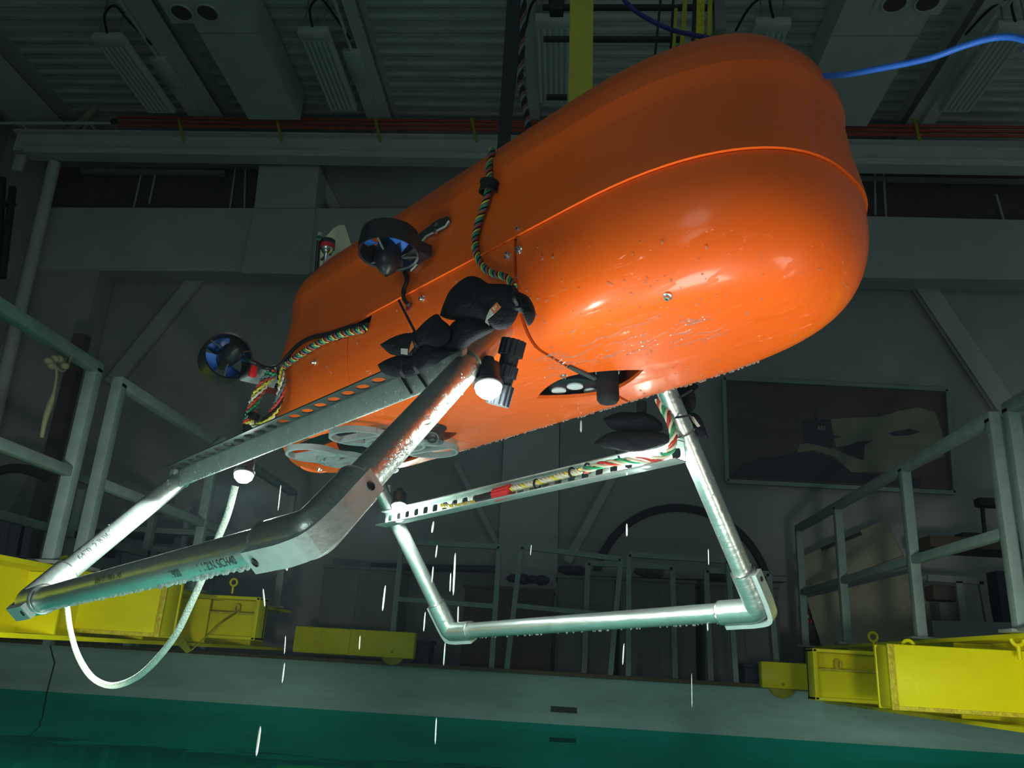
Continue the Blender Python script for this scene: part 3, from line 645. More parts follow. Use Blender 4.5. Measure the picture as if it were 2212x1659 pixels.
# curtain strips and dark clutter far left
o = MB().add([], [])
t = thing('strip_curtain', 'hanging violet grey cloth strips behind the left railing', 'curtain', P(30, 1190, 6.5))
for k, (xa, xb) in enumerate(((-30, 0), (2, 24), (32, 58), (50, 72))):
    pts = [P(xa, 1103+k*6, 6.5), P(xb, 1106+k*6, 6.5), P(xb-16, 1205, 6.5), P(xa-16, 1200, 6.5)]
    MB().prism(pts, (0, 0.02, 0)).build('strip', 'curtain', t, smooth=False)
o = MB().tube([P(-20, 1025, 6.3), P(20, 1012, 6.3), P(60, 1015, 6.3), P(105, 1032, 6.3)], 0.04, n=8, smooth=4).build('hose', 'dark'); tag(o, 'thick black hose arching behind the left railing', 'hose')
t = thing('storage_rack', 'dim steel rack with dark bins behind the left side railing', 'rack', P(300, 1300, 7.9))
for (x0_, x1_, y_) in ((180, 480, 1140), (180, 480, 1180), (180, 480, 1222)):
    bar(P(x0_, y_, 7.9), P(x1_, y_+18, 7.9), 0.05, 0.3).build('shelf', 'teal_steel', t, smooth=False)
for x in (200, 262, 330, 400, 470):
    bar(P(x+8, 1100, 7.9), np.array([P(x-12, 1290, 7.9)[0], 7.9, RIM]), 0.045).build('upright', 'teal_steel', t, smooth=False)
for (x, y) in ((300, 1152), (352, 1160), (232, 1190), (372, 1200), (430, 1172)):
    MB().box(P(x, y, 8.05), (0.16, 0.2, 0.12), bev=0.01).build('bin', 'dark', t)
# frayed cord on the left railing
p = [PX(110, 775, XL+0.05), PX(122, 800, XL+0.05), PX(118, 840, XL+0.05), PX(108, 875, XL+0.05), PX(98, 905, XL+0.05), PX(90, 945, XL+0.05)]
mb = MB(); mb.tube(p, [0.012, 0.006, 0.006, 0.014, 0.012, 0.008], n=7, smooth=5)
for k, c in enumerate(((105, 780), (112, 790), (128, 776), (140, 790), (118, 775))):
    mb.ball(PX(*c, XL+0.05), 0.02, sc_=(1, 1.3, 0.9))
mb.tube([PX(162, 748, XL), PX(140, 800, XL+0.05), PX(118, 790, XL+0.05)], 0.006, n=6, smooth=4)
tag(mb.build('frayed_cord', 'old_rope'), 'frayed tan cord knotted on the near left railing', 'cord')

# boards and clutter behind the right railing
def board(pts, Y0, Yt, m, lab):
    ps = [P(x, y, Y0 if k > 1 else Yt) for k, (x, y) in enumerate(pts)]
    mb = MB().prism(ps, (0.02, 0.03, 0)); tag(mb.build('leaning_board', m, smooth=False), lab, 'board', 'plywood boards leaning behind the right railing')
board([(1710, 1212), (1912, 1123), (1950, 1200), (1738, 1276)], 8.30, 8.42, 'ply', 'upper tilted plywood board with a black slot')
board([(1742, 1292), (1980, 1234), (2065, 1460), (1805, 1490)], 8.2, 8.45, 'ply', 'lower tilted plywood board leaning on the girder')
mb = MB(); bar(P(1775, 1186, 8.33), P(1860, 1152, 8.33), 0.035, 0.03, mb); tag(mb.build('black_bar', 'dark', smooth=False), 'short black bar across the top of the upper board', 'bar')
t = thing('workbench', 'dark workbench with vice behind the right railing', 'workbench', P(2120, 1390, 8.0))
bar(P(1985, 1176, 8.0), P(2260, 1190, 8.0), 0.10, 0.5).build('worktop', 'crate', t, smooth=False)
MB().box(P(2110, 1165, 7.9), (0.35, 0.2, 0.10), bev=0.03).build('vice', 'dark', t)
MB().cyl(P(2128, 1160, 7.9), P(2122, 1098, 7.9), 0.02, n=8).build('vice_screw', 'dark', t)
MB().box(P(2140, 1087, 7.9), (0.28, 0.12, 0.09), bev=0.03).build('clamp_head', 'dark', t)
for (x0_, x1_, y0_, y1_, m_) in ((2005, 2070, 1265, 1300, 'brown'), (2018, 2065, 1302, 1350, 'grey_box'), (2140, 2200, 1235, 1352, 'navy')):
    a, b = P(x0_, y0_, 8.1), P(x1_, y1_, 8.1); MB().box((a+b)/2, (b[0]-a[0], 0.2, a[2]-b[2]), bev=0.01).build('drawer', m_, t)
for (xa, ya, xb, yb) in ((2003, 1248, 2122, 1256), (2120, 1256, 2136, 1344), (2070, 1256, 2082, 1350)):
    bar(P(xa, ya, 7.95), P(xb, yb, 7.95), 0.06, 0.04).build('frame_bar', 'shade_steel', t, smooth=False)
bar(P(2000, 1362, 7.9), P(2240, 1368, 7.9), 0.16, 0.3).build('plinth', 'shade_steel', t, smooth=False)
t = thing('noticeboard', 'small colourful notice at the end of the right railing', 'poster', P(1745, 1350, 8.75))
quad([(1733, 1312), (1762, 1318), (1764, 1352), (1735, 1352)], 8.75, 0.02).build('upper_sheet', 'brown', t, smooth=False)
quad([(1736, 1356), (1770, 1358), (1772, 1490), (1738, 1490)], 8.75, 0.02).build('lower_sheet', 'crate', t, smooth=False)
for k in range(6): MB().box(P(1738+rng.rand()*20, 1318+rng.rand()*30, 8.73), (0.03, 0.01, 0.04)).build('picture', 'w_red' if k % 2 else 'white_tag', t, smooth=False)

# left wall: dark pipe rack at the extreme left
t = thing('pipe_stand', 'dark green pipe stand at the far left edge', 'pipe stand', P(10, 520, 7.6))
for (x0_, y0_, x1_, y1_) in ((5, 385, -5, 600), (28, 405, 5, 600), (-30, 440, 30, 442)):
    MB().cyl(P(x0_, y0_, 7.6), P(x1_, y1_, 7.6), 0.04, n=8).build('pipe', 'dark', t)

# ------------------------------------------------------------------ hoist, slings, tethers
YH = 4.2
t = thing('crane_hoist', 'black and yellow overhead hoist frame above the orange hull', 'hoist', P(1400, 60, YH))
for (xa, ya, xb, yb, r) in ((1172, 16, 1560, 17, 0.014), (1174, 86, 1470, 84, 0.013), (1180, 210, 1225, 210, 0.012)):
    MB().box((P(xa, ya, YH)+P(xb, yb, YH))/2, (abs(P(xb, yb, YH)[0]-P(xa, ya, YH)[0]), 0.03, r*2)).build('cross_bar', 'dark', t, smooth=False)
for (xa, ya, xb, yb, s_) in ((1430, -30, 1412, 150, 0.016), (1456, -30, 1448, 130, 0.016), (1502, -30, 1496, 100, 0.02)):
    bar(P(xa, ya, YH), P(xb, yb, YH), s_).build('upright', 'dark', t, smooth=False)
for (xa, ya, xb, yb, s_) in ((1482, -30, 1472, 110, 0.028), (1460, 20, 1454, 120, 0.02), (1535, -30, 1530, 100, 0.026)):
    bar(P(xa, ya, YH-0.05), P(xb, yb, YH-0.05), s_).build('yellow_upright', 'olive', t, smooth=False)
bar(P(1513, -30, YH), P(1511, 90, YH), 0.05).build('drum_post', 'rust_yellow', t, smooth=False)
MB().box(P(1553, 30, YH), (0.07, 0.08, 0.30), bev=0.008).build('motor_box', 'grey_box', t)
MB().box(P(1203, 10, YH), (0.09, 0.08, 0.14), bev=0.008).build('limit_box', 'dark', t)
# yellow sling behind the hull
a = P(1250, -120, 2.9)+np.array([0, 0, 1.0]); b = P(1253, 270, 2.75)
o = MB().strip([a, (a+b)/2, b], [np.array([0.110, 0, 0]), np.array([0.103, 0, 0]), np.array([0.096, 0, 0])], 0.006).build('lifting_sling', 'yellow_web'); tag(o, 'broad yellow lifting sling rising behind the hull', 'sling')

# ================================================================== THE VEHICLE (all coordinates a, w, u in its own frame)
veh = thing('underwater_vehicle', 'orange torpedo-hulled underwater vehicle hanging wet over the pool on a tubular landing frame', 'vehicle', None, matrix=VM)
Q = {'W': 0.247, 'an': 1.124, 'at': -0.495, 'ub': 0.077, 'ut': 0.642, 'us': 0.275, 'uc': 0.461, 'Bv': 0.17, 'Bw': 0.091, 'Bn': 0.132, 'Bt': -0.02, 'Tw': 0.154, 'Tn': 0.168, 'Tt': 0.055, 'Ln': 0.388, 'pn': 2.488, 'Lt': 0.271, 'pt': 1.867, 'Dw': 0.015, 'wc': 0.008, 'pb': 2.247, 'ptp': 1.7}
def facs(U):
    g = t = dr = 0.0
    if U < Q['ub']+Q['Bv']:
        r = min(1, max(0, 1-(U-Q['ub'])/Q['Bv'])); g = 1-(max(0, 1-r**Q['pb']))**(1/Q['pb'])
    if U > Q['us']: dr = min(1, (U-Q['us'])/(Q['uc']-Q['us']))
    if U > Q['uc']: r = min(1, (U-Q['uc'])/(Q['ut']-Q['uc'])); t = 1-(max(0, 1-r**Q['ptp']))**(1/Q['ptp'])
    return g, t, dr
def dims(U, off=0):
    g, t, dr = facs(U)
    return (Q['W']-Q['Bw']*g-Q['Tw']*t-Q['Dw']*dr+off, Q['an']-Q['Bn']*g-Q['Tn']*t-Q['Dw']*dr+off, Q['at']+Q['Bt']*g+Q['Tt']*t+Q['Dw']*dr-off)
def outline(U, off=0, n=37):
    Wd_, an, at = dims(U, off); th = np.linspace(-PI/2, PI/2, n); o = []
    for t in th: o.append((an-Q['Ln']+Q['Ln']*abs(math.cos(t))**(2/Q['pn']), Q['wc']+Wd_*math.copysign(abs(math.sin(t))**(2/Q['pn']), t)))
    for t in th: o.append((at+Q['Lt']-Q['Lt']*abs(math.cos(t))**(2/Q['pt']), Q['wc']-Wd_*math.copysign(abs(math.sin(t))**(2/Q['pt']), t)))
    res = []
    for i, p in enumerate(o):                    # split the long straight sides so cuts stay clean
        q = o[(i+1) % len(o)]; res.append(p)
        d = math.hypot(q[0]-p[0], q[1]-p[1])
        if d > 0.3:
            for k in range(1, 8): res.append((p[0]+(q[0]-p[0])*k/8, p[1]+(q[1]-p[1])*k/8))
    return res
def inside(v):
    A, Wv, U = v
    if U < Q['ub'] or U > Q['ut']: return False
    Wd_, an, at = dims(U); y = abs(Wv-Q['wc'])/Wd_
    if y > 1 or A > an or A < at: return False
    if A > an-Q['Ln']: return ((A-an+Q['Ln'])/Q['Ln'])**Q['pn'] + y**Q['pn'] < 1
    if A < at+Q['Lt']: return ((at+Q['Lt']-A)/Q['Lt'])**Q['pt'] + y**Q['pt'] < 1
    return True
def hit(px, py):
    d = VB @ ray(px, py); o = VB @ (CAM-VO); k = 1.15; 
    while k < 2.8:
        if inside(o+k*d):
            lo, hi = k-0.01, k
            for _ in range(12):
                m_ = (lo+hi)/2
                if inside(o+m_*d): hi = m_
                else: lo = m_
            return o+hi*d
        k += 0.01
    return None
def nrm_at(p):
    p = np.asarray(p); e = 0.012; s_ = np.zeros(3)
    for _ in range(60):
        d = rng.normal(size=3); d /= np.linalg.norm(d)
        if not inside(p+d*e): s_ += d
    return s_/np.linalg.norm(s_)
def levels(u0, u1, lip=0.0):
    L = []
    if u0 < Q['ub']+Q['Bv']:
        n = 16
        for i in range(n+1):
            U = Q['ub']+Q['Bv']*(1-math.cos(i/n*PI/2))
            if u0-1e-6 <= U <= u1: L.append(U)
    if u1 > Q['us']:
        L += [Q['us']+0.012, Q['us']+0.045, Q['us']+0.09, Q['us']+0.14, Q['uc']-0.03, Q['uc']-0.001, Q['uc']]
        for i in range(1, 17): L.append(Q['uc']+(Q['ut']-Q['uc'])*math.sin(i/16*PI/2))
    L = sorted(set([u0]+[x for x in L if u0 < x < u1]+[u1]))
    return L
def shell(u0, u1, offf, cap_b, cap_t):
    mb = MB(); L = levels(u0, u1); n = None
    for U in L:
        o = outline(U, offf(U)); n = len(o); mb.v += [(p[0], p[1], U) for p in o]
    for j in range(len(L)-1):
        for i in range(n): mb.f.append((j*n+i, j*n+(i+1) % n, (j+1)*n+(i+1) % n, (j+1)*n+i))
    if cap_b: mb.f.append(tuple(range(n))[::-1])
    if cap_t: mb.f.append(tuple(range((len(L)-1)*n, len(L)*n)))
    return mb
def hull_part(name, mb, cuts, holes, thick, label=None, m='orange'):
    me = mb.mesh(name); bm = bmesh.new(); bm.from_mesh(me)
    for co, no in cuts:                          # keeps the side opposite to no
        bmesh.ops.bisect_plane(bm, geom=bm.verts[:]+bm.edges[:]+bm.faces[:], plane_co=Vector(co), plane_no=Vector(no), clear_outer=True)
    bm.to_mesh(me); bm.free()
    ob = bpy.data.objects.new(name, me); COL.objects.link(ob)
    md = ob.modifiers.new('s', 'SOLIDIFY'); md.thickness = thick; md.offset = -1
    tmp = []
    for h in holes:
        c = bpy.data.objects.new('cut', h.mesh('cut')); COL.objects.link(c); tmp.append(c)
        b = ob.modifiers.new('b', 'BOOLEAN'); b.object = c; b.operation = 'DIFFERENCE'; b.solver = 'EXACT'
    dg = bpy.context.evaluated_depsgraph_get(); me2 = bpy.data.meshes.new_from_object(ob.evaluated_get(dg))
    for c in tmp: bpy.data.objects.remove(c)
    bpy.data.objects.remove(ob)
    me2.materials.clear(); me2.materials.append(M[m]); me2.shade_smooth(); me2.set_sharp_from_angle(angle=math.radians(32))
    me2.name = name; ob = bpy.data.objects.new(name, me2); COL.objects.link(ob); ob.parent = veh; WORLD[ob.name] = VM
    if label: ob['label'] = label
    return ob
def lens_poly(c, la, lw, rot, n=20, p=1.0):      # eye-shaped outline in the a-w plane
    o = []
    for k in range(n): 
        x = -1+2*k/n; o.append((x*la, lw*(1-abs(x)**1.8)))
    for k in range(n):
        x = 1-2*k/n; o.append((x*la, -lw*(1-abs(x)**1.8)))
    cr, sr = math.cos(rot), math.sin(rot)
    return [(c[0]+x*cr-y*sr, c[1]+x*sr+y*cr) for x, y in o]
def vcut(poly, u0, u1): return MB().prism([(x, y, u0) for x, y in poly], (0, 0, u1-u0))
eye1 = vcut(lens_poly((0.530, 0.040), 0.135, 0.062, 0.10), 0.0, 0.13)
eye2 = vcut(lens_poly((-0.005, 0.045), 0.09, 0.042, 0.25), 0.0, 0.12)
th_ = np.linspace(0, 2*PI, 40, endpoint=False)
tailhole = vcut([(-0.235+0.225*abs(math.cos(t))**0.8*math.copysign(1, math.cos(t)), -0.005+0.150*abs(math.sin(t))**0.8*math.copysign(1, math.sin(t))) for t in th_], 0.0, 0.14)
sideslot = MB().prism([(0.135, -0.3, 0.278), (0.130, -0.3, 0.258), (0.11, -0.3, 0.249), (0.0, -0.3, 0.252), (-0.04, -0.3, 0.278)], (0, 0.12, 0))
lo_off = lambda U: 0.0
lower = lambda: shell(Q['ub'], Q['us']-0.001, lo_off, True, False)
RG = Vector((1, 0.18, 0)).normalized(); cpt = Vector((0.60, -0.237, 0)); 
hull_part('nose_shell', lower(), [(cpt+RG*0.0045, -RG)], [eye1], 0.008, 'glossy wet lower nose of the hull')
hull_part('belly_shell', lower(), [(cpt-RG*0.0035, RG), ((0.0415, 0, 0), (-1, 0, 0))], [eye1, eye2, tailhole, sideslot], 0.008)
hull_part('tail_shell', lower(), [((0.0385, 0, 0), (1, 0, 0))], [tailhole, eye2, sideslot], 0.008)
up_off = lambda U: 0.0045 if U < Q['us']+0.02 else (0.003 if U < Q['us']+0.06 else (0.0 if U < Q['uc']-0.01 or U > Q['uc']+0.06 else 0.006))
hull_part('upper_shell', shell(Q['us']+0.001, Q['ut'], up_off, False, True), [], [], 0.008)
# inner core seen through the openings
MB().box((0.30, 0.008, 0.20), (1.2, 0.34, 0.12), bev=0.03).build('inner_float', 'mud_red', veh, world=False)
for w_ in (-0.07, 0.07):
    MB().cyl((-0.40, w_, 0.155), (-0.05, w_, 0.155), 0.052, n=24).build('battery_tube', 'black', veh, world=False)
MB().box((0.0, 0.0, 0.252), (0.9, 0.40, 0.006)).build('seam_plate', 'mud_red', veh, world=False)
# bolts
for (x, y) in ((1443, 639), (1122, 497), (1122, 540), (1098, 553), (913, 645), (680, 783), (1217, 810), (690, 1013), (1055, 519)):
    p = hit(x, y)
    if p is None: continue
    n_ = nrm_at(p); r = 0.0072 if (x, y) != (1055, 519) else 0.003
    b = MB().lathe([(-0.003, r*1.05), (0.002, r*1.05), (0.003, r*0.8), (0.003, r*0.62), (0.008, r*0.58), (0.0085, 0.0005)], p, n_, n=20).build('bolt', 'chrome', veh, world=False)
    if r > 0.005: MB().lathe([(0.0085, r*0.3), (0.0088, 0.0005)], p, n_, n=6).build('bolt_socket', 'dark', b, world=False)

# ---- acoustic sensor in the front eye opening
cs = VP(1243, 843, 2, 0.095)
dv = MB().lathe([(0.06, 0.001), (0.06, 0.058), (0.004, 0.058), (0.0, 0.05), (0.0, 0.001)], cs, (0, 0, 1), n=36).build('sonar_head', 'black', veh, world=False)
for (x, y, rr_, m_) in ((1242, 836, 0.0175, 'cyan_disc'), (1207, 845, 0.016, 'cyan_disc'), (1242, 858, 0.0155, 'tan_disc'), (1277, 847, 0.016, 'cyan_disc')):
    c = VP(x, y, 2, 0.092); MB().lathe([(0.003, 0.001), (0.003, rr_), (0.0, rr_), (-0.001, 0.001)], c, (0, 0, 1), n=28).build('transducer', m_, dv, world=False)
ct = VP(1312, 803, 2, 0.090)
sn = MB().lathe([(0.03, 0.001), (0.03, 0.0215), (-0.052, 0.0225), (-0.060, 0.0225), (-0.066, 0.018), (-0.067, 0.001)], ct, (0, 0, 1), n=32).build('sensor_cylinder', 'rubber', veh, world=False)
MB().lathe([(-0.002, 0.0225), (-0.002, 0.0245), (0.008, 0.0245), (0.008, 0.0225)], ct, (0, 0, 1), n=32, closed=True).build('collar', 'chrome', sn, world=False)
# thin metal bracket across the opening
MB().prism([VP(1225, 795, 2, 0.072), VP(1232, 792, 2, 0.072), VP(1290, 818, 2, 0.072), VP(1284, 823, 2, 0.072)], (0, 0, 0.004)).build('bracket_strip', 'dark_alu', veh, world=False)
# ---- camera in the second eye opening
cc = VP(935, 925, 2, 0.075)
cmh = MB().lathe([(0.05, 0.001), (0.05, 0.034), (0.0, 0.034), (-0.004, 0.03), (-0.034, 0.028), (-0.036, 0.001)], cc, (0, 0, 1), n=28).build('camera_pod', 'black', veh, world=False)
vd = (VB @ (CAM-VO)) - cc; vd /= np.linalg.norm(vd)
lc = cc+np.array([0, 0, -0.022])+vd*0.020
MB().lathe([(-0.012, 0.001), (-0.012, 0.017), (0.006, 0.017), (0.006, 0.013), (0.002, 0.012), (0.006, 0.009), (0.009, 0.001)], lc, vd+np.array([-.2, 0, -.5]), n=28).build('camera_lens', 'dark_alu', cmh, world=False)

# ---- printed battery trays in the tail opening
def ring_strip(path, wd_, ht, c, mb):
    n = len(path); 
    for i in range(n):
        p = np.asarray(path[i]); a_, b_ = np.asarray(path[i-1]), np.asarray(path[(i+1) % n]); t = b_-a_; t = t/np.linalg.norm(t); nn = np.array([t[1], -t[0]])
        for s_, z in ((-1, 0), (1, 0), (1, ht), (-1, ht)):
            q = p+nn*wd_/2*s_; mb.v.append((q[0], q[1], c+z))
    b = len(mb.v)-4*n
    for i in range(n):
        j = (i+1) % n
        for k in range(4): mb.f.append((b+4*i+k, b+4*i+(k+1) % 4, b+4*j+(k+1) % 4, b+4*j+k))
def tray(a0, w0, w1, sl, u):
    t = MB(); L = w1-w0
    def at(s, v): return (a0+sl*s+v, w0+L*s)
    for (s0, s1) in ((0.0, 0.42), (0.29, 0.71), (0.58, 1.0)):
        sc_, hl = (s0+s1)/2, (s1-s0)/2
        path = [at(sc_+hl*math.cos(x), 0.062*math.sin(x)) for x in np.linspace(0, 2*PI, 32, endpoint=False)]
        ring_strip(path, 0.007, 0.015, u, t)
        p0, p1 = at(sc_-hl*0.25, -0.058), at(sc_+hl*0.25, 0.058)
        bar((p0[0], p0[1], u+0.0075), (p1[0], p1[1], u+0.0075), 0.015, 0.007, t)
    for s_ in (0.355, 0.645):
        c = at(s_, 0)
        for sg in (-1, 1):
            t.prism([(c[0]+sg*0.062, c[1]-0.045, u+0.002), (c[0]+sg*0.062, c[1]+0.045, u+0.002), (c[0]+sg*0.026, c[1], u+0.002)], (0, 0, 0.010))
    return t.build('battery_tray', 'grey_print', veh, world=False)
t1_ = VP(625, 975, 2, 0.045); t2_ = VP(850, 1022, 2, 0.045); tray(t1_[0], t1_[1], t2_[1], t2_[0]-t1_[0], 0.045)
t1_ = VP(720, 938, 2, 0.045); t2_ = VP(977, 985, 2, 0.045); tray(t1_[0], t1_[1], t2_[1], t2_[0]-t1_[0], 0.045)

# ---- perforated side rails
def perforated(p0, dl, dw, L, Wd_, pitch, hx, hy, th, sq=2.0, n=16):
    mb = MB(); dl, dw = np.asarray(dl, float), np.asarray(dw, float); nn = np.cross(dl, dw); p0 = np.asarray(p0, float)
    cells = int(L/pitch); pitch = L/cells
    for c in range(cells):
        o = p0+dl*pitch*(c+0.5)+dw*Wd_/2; outer = []; inner = []
        for k in range(n):
            t = 2*PI*k/n; x, y = math.cos(t), math.sin(t); s_ = 1/max(abs(x), abs(y))
            outer.append((x*s_*pitch/2, y*s_*Wd_/2))
            inner.append((hx*math.copysign(abs(x)**(2/sq), x), hy*math.copysign(abs(y)**(2/sq), y)))
        b = len(mb.v)
        for z in (-th/2, th/2):
            for P_ in (outer, inner): mb.v += [tuple(o+dl*x+dw*y+nn*z) for x, y in P_]
        for k in range(n):
            j = (k+1) % n
            mb.f += [(b+k, b+j, b+n+j, b+n+k), (b+2*n+k, b+3*n+k, b+3*n+j, b+2*n+j), (b+n+k, b+n+j, b+3*n+j, b+3*n+k)]
            mb.f += [(b+k, b+2*n+k, b+2*n+j, b+j)]
    return mb
RA0, RA1 = -0.565, 0.60
nr_ = MB().box(((RA0+RA1)/2, -0.346, -0.007), (RA1-RA0, 0.004, 0.052), bev=0.0012).build('side_rail', 'rail_alu', veh, world=False); nr_['label'] = 'wet angle rail along the near side of the hull'
perforated((RA0, -0.344, 0.017), (1, 0, 0), (0, -1, 0), RA1-RA0, 0.040, 0.050, 0.0165, 0.0115, 0.003).build('perforated_flange', 'dark_alu', nr_, world=False)
fr_ = perforated((-0.60, 0.346, -0.026), (1, 0, 0), (0, 0, 1), 1.15, 0.044, 0.046, 0.0125, 0.0125, 0.003, sq=3.5).build('side_rail', 'rail_alu', veh, world=False); fr_['label'] = 'perforated rail on the far side carrying the cable'
MB().box((-0.025, 0.328, -0.027), (1.15, 0.040, 0.004), bev=0.001).build('lower_lip', 'rail_alu', fr_, world=False)
MB().box((-0.025, 0.336, 0.019), (1.15, 0.022, 0.004), bev=0.001).build('upper_lip', 'rail_alu', fr_, world=False)

# ---- landing frame: legs, bars and elbows
R_P = 0.0241
lf = MB()
E = {'near_front': VP(678, 1152, 1, -0.668), 'near_rear': VP(62, 1302, 1, -0.668), 'far_front': VP(1640, 1318, 1, 0.66), 'far_rear': VP(972, 1365, 1, 0.66)}
T = {'near_front': VP(1010, 790, 1, -0.335), 'near_rear': VP(390, 1035, 1, -0.335), 'far_front': VP(1478, 935, 1, 0.375), 'far_rear': VP(824, 1062, 1, 0.375)}
frame_root = None
def elbow(e, dl, db, par):
    dl, db = dl/np.linalg.norm(dl), db/np.linalg.norm(db); bis = dl+db; bis /= np.linalg.norm(bis)
    pts = [e+dl*0.105, e+dl*0.06, e+dl*0.03, e+bis*0.006, e+db*0.03, e+db*0.06, e+db*0.105]
    el = MB().tube(pts, 0.0298, n=24, smooth=5).build('elbow', 'alu', par, world=False)
    for d in (dl, db):
        MB().torus(e+d*0.105, d, 0.0275, 0.0032, n=28, m=8).build('collar', 'chrome', el, world=False)
    nl = -(bis-dl*(bis@dl)); nl /= np.linalg.norm(nl); nb = -(bis-db*(bis@db)); nb /= np.linalg.norm(nb)
    side_ = np.cross(dl, db); side_ /= np.linalg.norm(side_)
    k = 0.0325; path = [e+dl*0.10+nl*k, e+dl*0.05+nl*k, e+dl*0.012+nl*k*0.98, e-bis*k*1.02, e+db*0.012+nb*k*0.98, e+db*0.05+nb*k, e+db*0.10+nb*k]
    MB().strip(catmull(path, 4), side_*0.032, 0.012).build('flat_band', 'rail_alu', el, world=False, ang=30)
    for d, n_ in ((dl, nl), (db, nb)):
        c = e+d*0.082+n_*(k+0.0062)
        MB().lathe([(0, 0.0015), (0.0, 0.0045), (0.0015, 0.006), (-0.002, 0.0065)], c, n_, n=14).build('set_screw', 'dark', el, world=False)
    return el
for key in E:
    e, t_ = E[key], T[key]; d = (t_-e); L = np.linalg.norm(d); d = d/L; top = t_+d*(0.20 if 'near' in key else 0.17)
    lg = MB().cyl(e+d*0.03, top, R_P, n=36).build('frame_leg', 'alu', veh, world=False)
    cl = MB().torus(t_, d, R_P+0.001, 0.0022, n=32, m=8); cl.build('clamp_ring', 'chrome', lg, world=False)
    MB().box(t_+np.array([0, (0.02 if 'near' in key else -0.02)*-1, 0.0]), (0.03, 0.012, 0.05), bev=0.002).build('clamp_plate', 'rail_alu', lg, world=False)
    b0 = t_+d*-0.006+np.array([0.0, -0.03 if 'near' in key else 0.03, -0.01])
    MB().cyl(b0, b0+np.array([0.018, -0.004, -0.012]), 0.0035, n=8).build('clamp_bolt', 'chrome', lg, world=False)
for pa, pb in (('near_front', 'near_rear'), ('far_front', 'far_rear')):
    d = E[pb]-E[pa]; d /= np.linalg.norm(d)
    MB().cyl(E[pa]+d*0.03, E[pb]-d*0.03, R_P, n=36).build('skid_bar', 'alu', veh, world=False)
    elbow(E[pa], T[pa]-E[pa], d, veh); elbow(E[pb], T[pb]-E[pb], -d, veh)

def text_mesh(s_, size):
    cu = bpy.data.curves.new('t', 'FONT'); cu.body = s_; cu.size = size; cu.resolution_u = 3
    ob = bpy.data.objects.new('t', cu); COL.objects.link(ob); dg = bpy.context.evaluated_depsgraph_get()
    me = bpy.data.meshes.new_from_object(ob.evaluated_get(dg)); bpy.data.objects.remove(ob); return me
def pipe_text(s_, size, p0, d, face, r, parent, name='stencil_text', m='ink'):
    me = text_mesh(s_, size); d = d/np.linalg.norm(d); f = face-d*(face@d); f /= np.linalg.norm(f); g_ = np.cross(d, f)*-1
    up = np.cross(f, d)
    for v in me.vertices:
        a = v.co.y/r; q = p0+d*v.co.x+(r+0.0006)*(math.cos(a)*f+math.sin(a)*up); v.co = Vector(q)
    me.materials.append(M[m]); ob = bpy.data.objects.new(name, me); COL.objects.link(ob); ob.parent = parent; WORLD[ob.name] = VM
    return ob
camv = VB @ (CAM-VO)
d = E['near_front']-E['near_rear']; dn = d/np.linalg.norm(d); mid = (E['near_front']+E['near_rear'])/2
def barpos(s): return E['near_rear']+(E['near_front']-E['near_rear'])*s
f0 = camv-barpos(0.8)
pipe_text('1 1/2IN SCH40', 0.018, barpos(0.765), dn, f0+np.array([0, 0, -0.55]), R_P, veh)
pipe_text('1900', 0.018, barpos(0.685), dn, f0+np.array([0, 0, -0.55]), R_P, veh)
pipe_text('6061-T6 1.900 x .145', 0.014, barpos(0.42), dn, f0+np.array([0, 0, 0.1]), R_P, veh)
dl_ = T['near_rear']-E['near_rear']; 
pipe_text('6470  2 B 061', 0.019, E['near_rear']+dl_*0.26, dl_, camv-E['near_rear'], R_P, veh)

# ---- lamps
for i, v in enumerate(LEDS):
    tilt = np.array([0.18, -0.12, -1.0]); tilt /= np.linalg.norm(tilt)
    h = MB().lathe([(-0.055, 0.001), (-0.055, 0.010), (-0.045, 0.012), (-0.040, 0.021), (-0.010, 0.021), (-0.006, 0.025), (0.0, 0.025), (0.002, 0.022), (0.0, 0.001)], v, tilt, n=30).build('lamp', 'black', veh, world=False)
    h['label'] = ['lit lamp beside the near front leg', 'lit lamp under the near rail at the tail', 'lit lamp on the far rail at the front', 'lit lamp on the far rail at the tail'][i]
    MB().lathe([(0.0, 0.023), (0.010, 0.021), (0.018, 0.014), (0.021, 0.001)], v, tilt, n=24).build('lens', 'lens', h, world=False)
def gear(c, ax_, r, th, n=14):
    x, y, d = MB().frame(ax_); pts = []
    for k in range(n*4):
        t = 2*PI*k/(n*4); rr_ = r*(1.0 if (k % 4) < 2 else 0.88); pts.append(c-d*th/2+rr_*(math.cos(t)*x+math.sin(t)*y))
    return MB().prism(pts, d*th)
g0, g1 = VP(1108, 745, 1, -0.27), VP(1078, 862, 1, -0.27); gd = g1-g0
hs = MB().cyl(g0, g1, 0.016, n=20).build('connector_stack', 'rubber', veh, world=False)
for s_, r_, th in ((0.06, 0.022, 0.028), (0.50, 0.020, 0.02), (0.93, 0.021, 0.035)):
    gear(g0+gd*s_, gd, r_, th).build('serrated_collar', 'rubber', hs, world=False)

